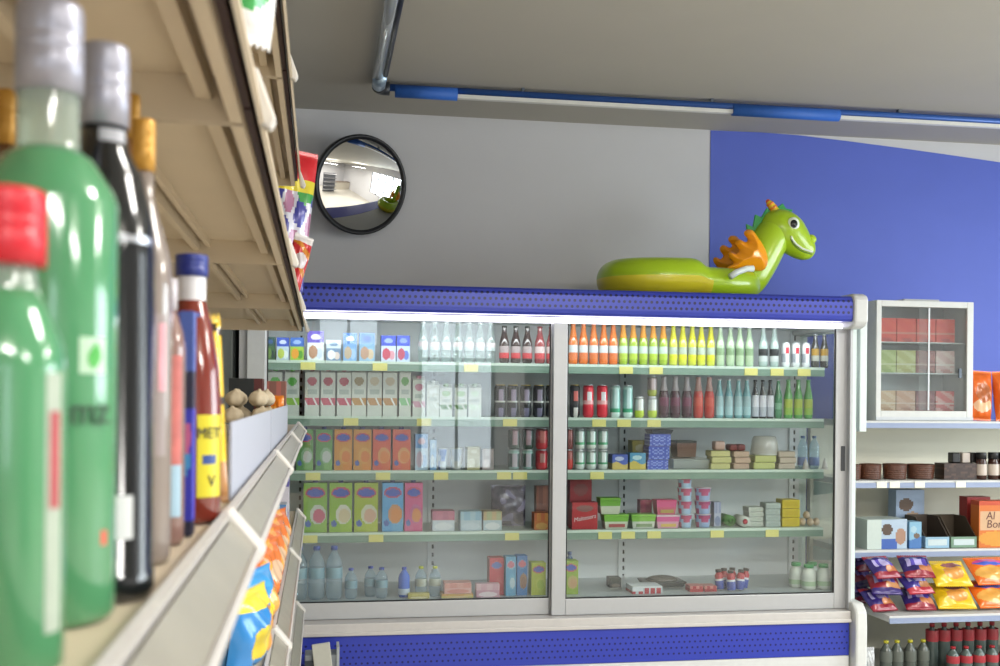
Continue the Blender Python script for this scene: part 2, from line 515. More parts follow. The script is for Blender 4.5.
MB().tube([(-.012, -1.75, -.04), (-.012, -.2, -.04)], .028, 16).build('steel_pipe', mat('#c9cfd2', .25, .7), pipe)
MB().tube([(.026, -1.75, -.045), (.026, -.23, -.045)], .012, 12).build('cable_conduit', mat('#2a2f3c', .4), pipe)
for px in (523, 712, 900):
    xa = at(px, 92 + (px - 380) * .058, E.y).x - E.x
    MB().box(xa - .008, xa + .008, .0, .03, -.05, -.001).build('pipe_clip', mat('#6f7884', .4, .4), pipe)
# wire along the top of the back wall
# ------------------------------------------------------------------ convex mirror
mc = at(361, 185, YW - .16)
mir = tag(empty('convex_mirror', mc), 'round convex security mirror with a black rim high on the white wall', 'mirror')
Rm = .268
dome = []
Rs = 1.0
h = Rs - math.sqrt(Rs * Rs - Rm * Rm)
for k in range(13):
    a = math.asin(Rm / Rs) * (1 - k / 12.0)
    dome.append((max(.0008, Rs * math.sin(a)), Rs * math.cos(a) - (Rs - h)))
mm = mat('#e4e4e2', 0.015, 1.0, 0.0)
MB().lathe(dome, 48, caps=False).build('mirror_dome', mm, mir)
MB().lathe([(Rm - .004, -.03), (Rm + .012, -.03), (Rm + .014, 0), (Rm + .012, .012), (Rm - .002, .014), (Rm - .006, .004), (.01, -.002)], 48).build('rim', mat('#1b1c20', .35), mir)
nrm = Vector((0.41, -1, -0.22)).normalized()
mir.rotation_euler = nrm.to_track_quat('Z', 'Y').to_euler()
MB().tube([(0, 0, -.03), (0, 0, -.06)], .03, 12).build('wall_bracket', BLACK, mir)

# ------------------------------------------------------------------ dark fridge half hidden behind the gondola's far end
fx1 = XCL - .06
fr = tag(empty('upright_fridge', (fx1 - .35, 5.75, 0)), 'dark glass door fridge half hidden beyond the far end of the shelving', 'refrigerator')
MB().box(-.35, .35, -.25, .3, 0, 1.95).build('body', mat('#5a605f', .5), fr, bevel=.01)
dd = MB().box(-.34, .34, -.3, -.255, .1, 1.93).build('door', mat('#6d7472', .4), fr, bevel=.006)
MB().box(-.29, .29, -.304, -.3005, .2, 1.85).build('door_glass', mat('#2b3a38', .12), dd)
# ------------------------------------------------------------------ gondola shelving along the left
gon = tag(empty('gondola_shelving', (-.3, -.1, 0)), 'long beige metal shelving run with tilted price strips beside the aisle', 'shelving')
M_BEI = mat('#cfc1aa', 0.5, 0.05, 0.05, 9)
M_STRIP = mat('#8a877b', 0.3, 0, 0.16, 24)
M_BEAD = mat('#b2afac', .4)
M_SLOT = mat('#3a2326', .5)
M_CLIP = mat('#c8c5c0', .45)
YJ = [-.072, 1.128, 2.328, 3.528, 4.728]
BX = -.52
g = lambda mb, name, m, parent=gon, **k: mb.build(name, m, parent, **k)
def gbuild(mb, name, m, parent, **k):
    # mesh is written in world coordinates; the parent's place is subtracted
    base = Vector((-.3, -.1, 0))
    mb.v = [(x - base.x, y - base.y, z - base.z) for x, y, z in mb.v]
    return mb.build(name, m, parent, **k)
gbuild(MB().box(BX - .03, BX, YJ[0], YJ[4], 0.06, 2.25), 'back_panel', mat('#bdb09a', .55, 0, .04), gon)
for y in YJ:
    gbuild(MB().box(BX, BX + .03, y - .02, y + .02, 0, 2.28), 'upright', M_BEI, gon)
levels = [(EYE.z + .72, -.085, True, range(0, 3)), (EYE.z + .326, -.080, True, range(0, 4)), (EYE.z - .1274, -.100, False, range(0, 4)),
          (EYE.z - .50, -.100, False, range(0, 4)), (EYE.z - .90, -.100, False, range(0, 4)), (0.13, -.100, False, range(0, 4))]
for zt, xf, up, bays in levels:
    for b in bays:
        ya, yb = YJ[b] + .004, YJ[b + 1] - .004
        if b == 3: yb += .004
        s = MB()
        s.box(BX + .032, xf, ya, yb, zt - .005, zt)                       # top sheet
        s.box(xf - .012, xf, ya + .003, yb - .003, zt - .052, zt - .005)  # front lip
        s.box(xf - .045, xf - .03, ya + .003, yb - .003, zt - .03, zt - .005)
        s.box(BX + .032, xf - .012, ya, ya + .003, zt - .052, zt - .005)  # end lips
        s.box(BX + .032, xf - .012, yb - .003, yb, zt - .052, zt - .005)
        s.box(BX + .032, BX + .05, ya + .003, yb - .003, zt - .04, zt - .005)
        xm = (BX + xf) / 2 + .05                                          # stiffening channel
        s.box(xm - .012, xm, ya + .003, yb - .003, zt - .028, zt - .005)
        s.box(xm + .014, xm + .022, ya + .003, yb - .003, zt - .02, zt - .005)
        so = gbuild(s, 'shelf', M_BEI, gon)
        # slot and strip
        gbuild(MB().box(xf, xf + .008, ya, yb, zt - .035, zt - .006), 'slot', M_SLOT, so)
        if up:
            pr = [(xf + .008, zt + .002), (xf + .012, zt + .002), (xf + .022, zt - .052), (xf + .017, zt - .054)]
        else:
            pr = [(xf + .008, zt - .004), (xf + .013, zt), (xf + .040, zt - .030), (xf + .035, zt - .035)]
        gbuild(MB().prism(pr, ya, yb), 'price_strip', M_STRIP if not up else M_BEI, so)
        if not up:
            bd = [(xf + .001, zt + .001), (xf + .005, zt + .010), (xf + .012, zt + .008), (xf + .010, zt - .001)]
            gbuild(MB().prism(bd, ya, yb), 'strip_bead', M_BEAD, so)
            bd = [(xf + .033, zt - .027), (xf + .040, zt - .025), (xf + .043, zt - .032), (xf + .036, zt - .036)]
            gbuild(MB().prism(bd, ya, yb), 'lower_bead', M_BEAD, so)
            pr = [(xf + .001, zt + .011), (xf + .012, zt + .013), (xf + .048, zt - .030), (xf + .040, zt - .044), (xf + .02, zt - .022)]
        else:
            pr = [(xf + .009, zt + .004), (xf + .015, zt + .004), (xf + .034, zt - .048), (xf + .028, zt - .058), (xf + .016, zt - .053)]
        gbuild(MB().prism(pr, yb - (.012 if up else .020), yb + (.012 if up else .020)), 'end_clip', M_CLIP, so, bevel=.004)
# grey risers along the front of the middle shelf
zr0 = EYE.z - .1274 + .0015
for b in (1, 2):
    gbuild(MB().box(-.1045, -.1015, (1.30 if b == 1 else YJ[b] + .008), YJ[b + 1] - .008, zr0 + .001, zr0 + .093), 'riser_panel', mat('#a9aebd', .4, 0, .03), gon)

# ------------------------------------------------------------------ wall shelving on the right
YR, YRL = 5.56, 5.30
XS0 = zx(850, 480, YR).x + .005
XS1 = XR - .15
wsh = tag(empty('wall_shelving', (XS0, YR, 0)), 'cream wall shelving with four stepped shelves beside the display case', 'shelving')
w = lambda mb, name, m, parent=wsh, **k: _w(mb, name, m, parent, **k)
def _w(mb, name, m, parent, **k):
    mb.v = [(x - XS0, y - YR, z) for x, y, z in mb.v]
    return mb.build(name, m, parent, **k)
M_CRM = mat('#dcdac8', .5, 0, .02, 5)
zt = [zx(925, 421, YR).z, zx(925, 480.5, YR).z, zx(925, 549.5, YR).z, zx(930, 615, YRL).z]
w(MB().box(XS0, XS1, YB + .04, YB + .08, 0, zt[0]), 'back_panel', M_CRM)
STRB = mat('#8e9bb8', .35, 0, .04)
for i, z in enumerate(zt):
    yf = YRL if i == 3 else YR
    xs_ = XS0 + (.09 if i == 3 else .02)
    so = w(MB().box(xs_, XS1, yf, YB + .04, z - .035, z), 'shelf', mat('#c9cac8', .4), bevel=.003)
    w(MB().box(xs_, XS1, yf - .006, yf - .0005, z - .04, z - .012), 'price_strip', STRB, so)
    for k, px in enumerate({0: (), 1: (881, 894, 919, 960), 2: (), 3: ()}[i]):
        x = zx(px, 485, yf).x
        w(MB().box(x - .03, x + .03, yf - .009, yf - .0065, z - .04, z - .004), 'price_tag', mat('#dfe0d4', .6), so)
    # left end bracket
    if i in (1, 2):
        w(MB().prism_y([(yf + .02, z - .06), (yf + .02, z - .036), (YB, z - .036), (YB, z - .12)], XS0 + .002, XS0 + .016), 'shelf_bracket', mat('#cfe0d8', .4), so)
br = [(YRL - .02, 0), (YRL - .02, zt[3] - .06), (YRL - .015, zt[3] + .03), (YRL + .03, zt[3] + .07), (YB, zt[3] + .1), (YB, 0)]
xb0 = zx(852, 640, YRL).x; xb1 = zx(866, 640, YRL).x
XB = max(XSR + .004, xb0)
w(MB().prism_y(br, XB, xb1), 'side_bracket', mat('#d5d7d4', .4), bevel=.012)
w(MB().box(xb1 + .002, XS1, YRL + .03, YB + .04, 0.0, .06), 'base_shelf', mat('#b9b8b2', .5))

# upright post standing at the left end of the top shelf
pa, pb = zx(858, 400, 5.52).x, zx(865, 400, 5.52).x
w(MB().box(pa, pb, 5.50, 5.54, zt[0] - .06, zct - .06), 'end_post', mat('#d3dcda', .4), bevel=.004)
# ------------------------------------------------------------------ product kinds
def R_(h, rough=.4, **k): return mat(dim(h, .9), rough, 0, 0.05, 60, **k)
M_LID = mat('#c7cace', .28, .8, .02)
M_WHT = R_('#e6e9e4')

def soda_bottle(h, r, col, label, foil, stripe='#e8ece6', clear=False, capc=None, name='soda_bottle', lz=(.14, .46), bm=None):
    """small glass bottle with a long tapering neck"""
    o = empty(name)
    p = [(r * .82, 0), (r, .012 * h / .19), (r, .50 * h), (r * .96, .57 * h), (r * .74, .68 * h), (r * .52, .80 * h), (r * .42, .93 * h), (r * .45, .955 * h), (r * .45, .965 * h)]
    m = bm or (CLEAR if clear else mat(col, .15, 0, .08, 20, coat=.6))
    MB().lathe(p, 18).build('glass_body', m, o)
    if label:
        lo, hi = lz
        m1, m2 = R_(label), R_(stripe)
        MB().lathe([(r * 1.012, lo * h), (r * 1.015, lo * h + .002), (r * 1.015, (lo * .55 + hi * .45) * h), (r * 1.015, hi * h - .002), (r * 1.012, hi * h)], 18, fn=lambda a, z: 1 if z > (lo * .55 + hi * .45) * h else 0, caps=False).build('label', [m1, m2], o)
    if foil:
        MB().lathe([(r * .82, .655 * h), (r * .77, .68 * h), (r * .56, .80 * h), (r * .47, .93 * h), (r * .50, .955 * h), (r * .51, .985 * h), (r * .45, h), (.001, h)], 16).build('neck_foil', R_(foil, .3), o)
    else:
        MB().lathe([(r * .52, .955 * h), (r * .54, .97 * h), (r * .51, .99 * h), (r * .34, h), (.001, h)], 16).build('cap', R_(capc or '#c9cdd0', .3), o)
    return o

def pet_bottle(h, r, liquid, label, capc, name='plastic_bottle', lz=(.38, .58), bm=None):
    o = empty(name)
    p = [(r * .8, 0), (r, .02), (r * .97, .2 * h), (r, .25 * h), (r, .36 * h), (r * .96, .48 * h), (r, .62 * h), (r * .9, .72 * h), (r * .55, .84 * h), (r * .33, .9 * h), (r * .33, .93 * h)]
    MB().lathe(p, 20).build('bottle_body', bm or CLEARB, o)
    if label:
        MB().lathe([(r * 1.0, lz[0] * h), (r * 1.02, lz[0] * h + .003), (r * 1.02, lz[1] * h - .003), (r * 1.0, lz[1] * h)], 20, caps=False).build('label', R_(label), o)
    MB().lathe([(r * .42, .925 * h), (r * .42, .99 * h), (r * .38, h), (.001, h)], 16).build('cap', R_(capc), o)
    return o

def can(h, r, cols, name='drink_can', gold=False):
    """cols: list of (upper fraction, colour); a colour pair gives front and back"""
    o = empty(name)
    p = [(r * .78, 0), (r * .86, .006)] + [(r, .014)]
    fr = [f for f, _ in cols]
    for f in fr[:-1]:
        p += [(r, f * h - .0005), (r, f * h + .0005)]
    p += [(r, h - .016), (r * .86, h - .004)]
    ms, idx = [], {}
    def mi(c):
        if c not in idx:
            idx[c] = len(ms); ms.append(mat(c, .3, .25, .04, 60))
        return idx[c]
    def fn(a, z):
        for f, c in cols:
            if z <= f * h or f == fr[-1]:
                if isinstance(c, tuple):
                    d = abs(math.atan2(math.sin(a + PI / 2), math.cos(a + PI / 2)))
                    return mi(c[0] if d < .5 else c[1])
                return mi(c)
    b = MB().lathe(p, 22, fn=fn)
    b.build('can_body', ms, o)
    MB().lathe([(r * .86, h - .004), (r * .88, h - .001), (r * .84, h), (r * .78, h - .003), (.001, h - .003)], 18, caps=False).build('lid', mat('#c9b26a', .3, .7) if gold else M_LID, o)
    return o

def printed_box(w, h, d, cols, fn, name='carton', nu=24, nv=36, extra=None, o=None, part='carton_body', top=None):
    """box whose front shows a print: fn(u, v) gives the colour number; sides take colour 0"""
    o = o or empty(name)
    b = MB()
    vs, fs, ms = [], [], []
    for j in range(nv + 1):
        for i in range(nu + 1):
            vs.append((-w / 2 + w * i / nu, -d / 2, h * j / nv))
    for j in range(nv):
        for i in range(nu):
            a = j * (nu + 1) + i
            fs.append((a, a + 1, a + nu + 2, a + nu + 1)); ms.append(fn((i + .5) / nu, (j + .5) / nv))
    # left side, right side: carry the same bands at u = 0 and u = 1
    k = len(vs)
    for j in range(nv + 1):
        vs.append((-w / 2, d / 2, h * j / nv)); vs.append((w / 2, d / 2, h * j / nv))
    for j in range(nv):
        l0, l1 = j * (nu + 1), (j + 1) * (nu + 1)
        fs.append((k + 2 * j, l0, l1, k + 2 * j + 2)); ms.append(fn(.02, (j + .5) / nv))
        r0, r1 = l0 + nu, l1 + nu
        fs.append((r0, k + 2 * j + 1, k + 2 * j + 3, r1)); ms.append(fn(.98, (j + .5) / nv))
    fs.append(tuple([k + 2 * nv, k + 2 * nv + 1] + [nv * (nu + 1) + i for i in range(nu, -1, -1)])); ms.append(top if top is not None else fn(.02, .98))
    fs.append(tuple([k + 1, k] + list(range(nu + 1)))); ms.append(fn(.02, .02))
    bk = [k + 2 * j for j in range(nv + 1)] + [k + 2 * j + 1 for j in range(nv, -1, -1)]
    fs.append(tuple(bk)); ms.append(0)
    b.add(vs, fs, ms)
    b.build(part, [R_(c) if isinstance(c, str) else c for c in cols], o)
    if extra: extra(o, w, h, d)
    return o

def ell(u, v, cu_, cv, ru, rv): return ((u - cu_) / ru) ** 2 + ((v - cv) / rv) ** 2 < 1

def juice_fn(u, v):
    if ell(u, v, .5, .80, .42, .115): return 1 if ell(u, v, .5, .80, .36, .08) else 2
    if ell(u, v, .62, .36, .34, .2): return 3 if ell(u, v, .66, .33, .26, .14) else 4
    if ell(u, v, .2, .17, .12, .07): return 5
    return 0 if v > .25 or u < .5 else 6
def juice(w, h, d, base, fruit, fruit2, low=None):
    def cap(o, w, h, d):
        MB().lathe([(.013, 0), (.013, .012), (.011, .014), (.001, .014)], 14, c=(0, .0, h)).build('cap', R_('#4353a8'), o)
    return printed_box(w, h, d, [base, '#3c55b4', '#c63b54', fruit, fruit2, '#3f5fae', low or base], juice_fn, 'juice_carton', extra=cap)

def milk_fn(u, v):
    if ell(u, v, .5, .80, .32, .10): return 1
    if .50 < v < .62 and .15 < u < .85: return 3
    if .24 < v < .42: return 2 if math.sin(u * 9 + v * 14) > -.8 else 4
    return 0
def milk(w, h, d, accent, band, base='#cfd5cc'):
    def top(o, w, h, d):
        MB().prism_y([(-d / 2, h), (d / 2, h), (.004, h + .02), (-.004, h + .02)], -w / 2, w / 2).build('gable', R_(base), o)
        MB().lathe([(.014, 0), (.014, .016), (.001, .017)], 14, c=(0, -d * .2, h + .006)).build('cap', R_(accent), o)
    return printed_box(w, h, d, [base, accent, band, '#aab6ae', '#e9ebe6'], milk_fn, 'milk_carton', extra=top)

def tub(w, h, d, base, top, lidc, band=None, name='margarine_tub', fl=.84):
    o = empty(name)
    b = MB()
    b.frustum(w * fl, d * fl, w * (fl + (1 - fl) * .55), d * (fl + (1 - fl) * .55), 0, h * .5, 0)
    n = len(b.v)
    b.frustum(w * (fl + (1 - fl) * .55), d * (fl + (1 - fl) * .55), w * .985, d * .985, h * .5, h * .86, 1)
    if band:
        b.box(-w * .30, w * .34, -d * fl / 2 - .006, -d * fl / 2 - .0, h * .12, h * .34, 2)
    b.build('tub_body', [R_(base), R_(top)] + ([R_(band)] if band else []), o)
    MB().box(-w / 2, w / 2, -d / 2, d / 2, h * .865, h).build('lid', R_(lidc), o, bevel=.003)
    return o

def cup(h, r, base, blob, lidc, name='yogurt_cup'):
    o = empty(name)
    MB().lathe([(r * .76, 0), (r * .80, .004), (r * .86, h * .4), (r * .91, h * .65), (r * .97, h - .006), (r * 1.02, h - .004)], 18,
               fn=lambda a, z: 1 if math.sin(a * 3) * .25 + z / h > .62 and z < h - .008 or (math.sin(a * 2 + 1) > .55 and z < h * .5) else 0).build('cup_body', [R_(base), R_(blob)], o)
    MB().lathe([(r * 1.03, h - .0035), (r * 1.04, h - .001), (.001, h)], 18).build('foil_lid', R_(lidc, .3), o)
    return o

def pack(w, h, d, col, name='pack', bevel=.006, band=None, parts=None):
    o = empty(name)
    MB().box(-w / 2, w / 2, -d / 2, d / 2, 0, h).build('wrapper', R_(col, .3), o, bevel=bevel)
    if band:
        MB().box(-w * .34, w * .34, -d / 2 - .0016, -d / 2 - .0002, h * .25, h * .8).build('label', R_(band), o)
    return o

def pillow(w, h, t, cols, fn, name='snack_bag', nu=34, nv=46, seed=0, wr=.004):
    """sealed bag standing on its lower seam: puffed middle, flat crimped seams, creases"""
    rnd = random.Random(seed)
    o = empty(name)
    ph = [rnd.uniform(0, 6) for _ in range(6)]
    def front(u, v, s):
        x = -w / 2 + w * u
        z = h * v
        e = 1 - abs(2 * u - 1) ** 2.6
        q = min(1, max(0, (v - .05) / .9))
        b = (max(0, e) ** .55) * (math.sin(PI * q) ** .55 if 0 < q < 1 else 0)
        y = s * (t / 2 * b + .0012)
        y += s * wr * b * (math.sin(9 * u + 6 * v + ph[0]) + math.sin(14 * v - 5 * u + ph[1]) + .6 * math.sin(21 * u + 11 * v + ph[2]))
        x *= 1 - .06 * b
        if v < .02 or v > .98: z += .0025 * (1 if int(u * nu + .5) % 2 else -1)
        return (x, y, z)
    b = MB()
    for s in (-1, 1):
        vs = [front(i / nu, j / nv, s) for j in range(nv + 1) for i in range(nu + 1)]
        fs, ms = [], []
        for j in range(nv):
            for i in range(nu):
                a = j * (nu + 1) + i
                q = (a, a + 1, a + nu + 2, a + nu + 1)
                fs.append(q if s < 0 else tuple(reversed(q)))
                ms.append(fn((i + .5) / nu, (j + .5) / nv))
        b.add(vs, fs, ms, True)
    bo = b.build('film', [mat(c, .25, .05, .06, 40, coat=.3) for c in cols], o)
    return o

# ------------------------------------------------------------------ laying out the display case
YP = 5.60
def span(x0p, x1p, py, Y=YP):
    a, c = at(x0p, py, Y), at(x1p, py, Y)
    return (a.x + c.x) / 2, c.x - a.x
def hz(px, py, z, Y=YP): return at(px, py, Y).z - z
LV = 'top second third fourth bottom'.split()
def line(level, xs_, ytop, build, key, noun, where, cat, group, Y=YP + .03, dz=.0012, rots=None, w=None):
    """a row of one kind on a case shelf, from left to right"""
    n = len(xs_); out = []
    for i, px in enumerate(xs_):
        z = ZSH[level] + dz
        x = at(px, (ytop + 40), Y).x
        lab = ('%s %s' % (noun, where)) if n == 1 else '%s of %s %ss from left, %s' % (ORD[i], NUM[n], noun, where)
        o = put(key, build, (x, Y, z), lab, cat, group if n > 1 else None, (0, 0, (rots or (lambda i: 0))(i)))
        out.append(o)
    return out
TR, TL = 'top case shelf, right door', 'top case shelf, left door'
h1 = hz(640, 324, ZSH[0], YP + .03)
line(0, (573, 583.2, 593.4, 603.4, 613), 324, lambda: soda_bottle(h1, .0245, '#c8641c', '#d06a2a', '#e0761c', '#c9cfd2'), 'orange', 'orange soda bottle', TR, 'bottle', 'orange sodas')
line(0, (623, 633, 643, 653, 663), 324, lambda: soda_bottle(h1, .0245, '#8aa428', '#a8c234', '#e39a2c', '#b9cfc0'), 'lime', 'lime soda bottle', TR, 'bottle', 'lime sodas with orange foil')
line(0, (673, 682.5, 692, 701, 710.5), 326, lambda: soda_bottle(h1 * .985, .0235, '#b9bd3c', '#d2d422', '#d2cf20', '#aebcaa'), 'lemon', 'yellow foiled lemon soda bottle', TR, 'bottle', 'lemon sodas')
line(0, (720, 730, 739.5, 749), 326, lambda: soda_bottle(h1 * .97, .0235, '#a9c29a', '#aec3a0', None, '#7f9c74', bm=mat('#a3b99a', .15, 0, .06, coat=.5)), 'tonic', 'pale green tonic bottle', TR, 'bottle', 'pale tonics')
line(0, (763, 774), 326, lambda: soda_bottle(h1 * .97, .0245, '#9aa8a4', '#c9cfcf', None, '#1f2326', bm=mat('#9fb0ac', .15, 0, .06, coat=.5)), 'black_label', 'black labelled clear bottle', TR, 'bottle', 'clear bottles with black labels')
hc = hz(795, 343, ZSH[0], YP + .03)
line(0, (785.5, 795.5, 805.5), 343, lambda: can(hc, .0235, [(.2, '#d8dadc'), (.55, ('#e2e2e4', '#9aa0aa')), (.8, ('#c2384a', '#dadcdf')), (1, '#dfe0e2')]), 'whitecan', 'white and red can', TR, 'can', 'white and red cans')
line(0, (815, 824), 336, lambda: soda_bottle(h1 * .84, .0225, '#3a3a38', '#b9b9b0', None, '#b98f34', lz=(.2, .56)), 'black_gold', 'gold labelled dark bottle', TR, 'bottle', 'dark bottles')
# left half of the top shelf
h1l = hz(450, 322, ZSH[0], YP + .03)
line(0, (423, 434.5, 446, 457.5, 469, 480, 490.5), 322, lambda: soda_bottle(h1l, .0255, '#cfe0da', '#b9c6c6', None, '#d6c8cc', clear=True, capc='#eef2f2', lz=(.3, .5)), 'water_glass', 'clear glass bottle', TL, 'bottle', 'clear glass bottles')
line(0, (504, 515.5, 527), 328, lambda: soda_bottle(h1l * .93, .0265, '#2e1a1a', '#c5323c', None, '#a89a9c', capc='#2e3a34'), 'cola', 'red labelled cola bottle', TL, 'bottle', 'cola bottles')
line(0, (539.5, 551), 330, lambda: soda_bottle(h1l * .93, .0275, '#8a3a3e', '#c8343c', None, '#d8c4c4', capc='#8d2c34'), 'cherry', 'white banded red soda bottle', TL, 'bottle', 'red sodas')

def blue_pack_fn(u, v):
    if v > .62: return 0 if not ell(u, v, .5, .8, .3, .09) else 1
    if ell(u, v, .35, .3, .28, .22): return 3
    if ell(u, v, .72, .26, .22, .18): return 4
    return 2
def bl(level, x0, x1, ytop, key, label, cat, cols, fn=blue_pack_fn, name='carton', d=.09, Y=YP, group=None, ybase=None, nu=24, nv=28, extra=None, z=None, ry=0):
    x, w_ = span(x0, x1, ytop + 20, Y)
    zb = (ZSH[level] if z is None else z) + .0012
    top = at((x0 + x1) / 2, ytop, Y).z
    return put(key, lambda: printed_box(w_ * .96, top - zb, d, cols, fn, name, nu, nv, extra), (x, Y + d / 2, zb), label, cat, group, (0, 0, ry))
bp = ['#3a55b4', '#cdd6ee', '#b9cbd8', '#b9c75c', '#dfe6e2']
bl(0, 266, 275, 337, 'bp0', 'dark green and blue carton at the far left end of the top case shelf', 'carton', ['#37554f', '#40598c', '#4c6b48', '#6f8c4c', '#33454a'])
bl(0, 276.5, 289, 337.5, 'bp1', 'blue topped dessert pack with yellow picture, second on top case shelf', 'pack', bp, name='dessert_pack')
bl(0, 290, 304, 337.5, 'bp2', 'blue topped dessert pack with green and orange picture, top case shelf', 'pack', ['#3a63b0', '#8fa8d8', '#9dbd4a', '#e09a3a', '#5a9a3c'], name='dessert_pack')
bl(0, 307, 324, 331, 'bp3', 'purple and white dessert pack left of white carton on top case shelf', 'pack', ['#6a5bbc', '#dfdbf0', '#dfe6e6', '#b58a70', '#c2cfe0'], name='dessert_pack')
bl(0, 326, 341, 340, 'bp4', 'low white and slate carton on top case shelf, left of blue packs', 'carton', ['#cfdae4', '#7d96b4', '#6f8bac', '#e6ecf0', '#d9c7c0'])
bl(0, 343, 357, 333, 'bp5', 'tall light blue carton, left of pair on top case shelf', 'carton', ['#4f7fc4', '#dfe8f4', '#7fa9d6', '#b9a58c', '#9fbfe0'])
bl(0, 359, 375, 333, 'bp6', 'tall light blue carton with tan picture, right of pair on top shelf', 'carton', ['#4778c0', '#274a9c', '#8fb6d2', '#b4907a', '#cdb89c'])
bl(0, 381, 396, 335.5, 'bp7', 'deep blue yogurt multipack with red fruit, left of two on top shelf', 'pack', ['#3950c4', '#8fa6ee', '#c3d0e6', '#c44a62', '#d99aa8'], name='yogurt_multipack')
bl(0, 396.5, 410, 335.5, 'bp8', 'deep blue yogurt multipack beside clear bottles, right of two', 'pack', ['#3f55c8', '#7d97ea', '#bfd0ea', '#b84a66', '#5f79cc'], name='yogurt_multipack')

# second shelf
SR, SL = 'second case shelf, right door', 'second case shelf, left door'
def milkrow(xs_, w_, key, accent, band, noun, grp, ytop=368.5):
    n = len(xs_)
    for i, px in enumerate(xs_):
        x, ww = span(px - w_ / 2, px + w_ / 2, 400)
        hh = at(px, ytop, YP).z - ZSH[1] - .021
        lab = noun + ', ' + SL if n == 1 else '%s of %s %ss from left, %s' % (ORD[i], NUM[n], noun, SL)
        put(key, lambda: milk(ww * .95, hh, .075, accent, band), (x, YP + .04, ZSH[1] + .0012), lab, 'carton', grp if n > 1 else None)
milkrow((275, 292), 15.2, 'milk_green', '#4fae3e', '#8fbc4c', 'green badge milk carton', 'green milk cartons')
milkrow((312, 328, 344), 15.2, 'milk_red', '#b0485a', '#c2566a', 'red badge milk carton', 'red milk cartons')
milkrow((359, ), 15.2, 'milk_brown', '#8d7c54', '#b98a4c', 'white carton with brown badge', None)
milkrow((374.5, 390), 15.0, 'milk_tan', '#c2b49c', '#b88a5a', 'white carton with tan picture', 'tan milk cartons')
milkrow((405, ), 12, 'milk_g2', '#6fae62', '#8cc490', 'slim white and green carton', None)
milkrow((419, ), 13, 'milk_pk', '#c98a9c', '#d0a2b2', 'white and pink milk carton', None, 376)
milkrow((433, ), 13, 'milk_w1', '#dfe3df', '#c9d0c6', 'plain white carton beside pink one', None, 381)
milkrow((446, 461), 13, 'milk_gr', '#9cc08a', '#4f7c3a', 'pale carton with dark green band', 'dark green banded cartons', 384)
milkrow((475, ), 13.5, 'milk_cr', '#c9dcc4', '#cfe0cc', 'tall cream carton with plain front', None, 384)
hk = hz(520, 385, ZSH[1], YP + .03)
line(1, (500, 512.5, 525.5, 538.5, 551), 385, lambda: can(hk, .031, [(.28, ('#6f6a86', '#20242c')), (.45, '#16191d'), (.5, '#b9bcb4'), (.85, ('#8a7f92', '#1d211f')), (1, '#1f231f')], gold=True), 'beer', 'tall black beer can', SL, 'can', 'tall black beer cans')  # paler front colours paint a vertical highlight onto the black cans
hk2 = hz(590, 385, ZSH[1], YP + .03)
line(1, (574.5, ), 385, lambda: can(hk2, .0275, [(.3, ('#c9c4c0', '#24272b')), (.5, '#1d2024'), (.8, ('#c2615a', '#23262a')), (1, '#1c1f23')], gold=True), 'darkcan', 'black can with gold rim beside red cans', SR, 'can', None)
line(1, (588, 602), 385, lambda: can(hk2, .0295, [(.4, '#cf2f40'), (.52, '#d8a0a0'), (.78, ('#c9cacb', '#cf2f40')), (1, '#c92b3c')]), 'redcan', 'red cola can', SR, 'can', 'red cola cans')
line(1, (615, 627.5), 385, lambda: can(hk2, .028, [(.16, '#c9dcd6'), (.28, '#3f9a72'), (.86, ('#b4cfcc', '#86b2ac')), (1, '#a9c9c4')]), 'tealcan', 'silver and teal can', SR, 'can', 'silver and teal cans')
h3 = hz(640, 396.5, ZSH[1], YP + .03)
YG = lambda: can(h3, .0265, [(.34, '#b5c93e'), (.9, ('#d2d4d0', '#b4bab8')), (1, '#dadcda')])
line(1, (639, 652), 396.5, YG, 'shortcan', 'short white and lime can', SR, 'can', 'short white and lime cans')
put('shortcan2', lambda: can(h3 * .95, .0262, [(.3, '#a9b24e'), (.9, ('#b9a9ac', '#8a7c7c')), (1, '#c9c9c4')]), (at(652, 400, YP + .03).x, YP + .03, ZSH[1] + .0022 + h3), 'short mauve and lime can stacked on another can, second case shelf', 'can')
hp = hz(680, 377, ZSH[1], YP + .03)
line(1, (663.5, 675, 686.5), 377, lambda: soda_bottle(hp, .0275, '#3a1424', '#44162a', '#a8a0a6', '#6a2a44', lz=(.12, .5)), 'grape', 'dark purple juice bottle', SR, 'bottle', 'dark purple juice bottles')  # pale grey neck stands in for reflections on the glass
line(1, (698, 709), 377, lambda: soda_bottle(hp, .0275, '#a8281e', '#b8301e', '#b8908a', '#c8503c', lz=(.12, .5)), 'redjuice', 'bright red juice bottle', SR, 'bottle', 'bright red juice bottles')  # pale neck colour again paints the reflection on the glass
hp2 = hz(740, 379, ZSH[1], YP + .03)
line(1, (719, 728.5, 738, 746.5), 379, lambda: soda_bottle(hp2, .0235, '#7fb0b4', '#a7ccd0', None, '#9dbcc0', bm=mat('#6f9fa4', .15, 0, .06, coat=.5), lz=(.08, .56)), 'teal', 'teal glass water bottle', SR, 'bottle', 'teal water bottles')
line(1, (755, 762.5, 770), 380, lambda: soda_bottle(hp2 * .98, .0205, '#22262a', '#b9bfc8', None, '#dfe0e6', capc='#17191b', lz=(.05, .6)), 'wrapdark', 'silver wrapped dark bottle', SR, 'bottle', 'dark bottles in silver wrap')
line(1, (778, ), 379, lambda: soda_bottle(hp2, .0215, '#2f7a4c', '#3f8a5c', None, '#7fb492', lz=(.1, .4)), 'darkgreen', 'dark green bottle beside silver wrap', SR, 'bottle', None)
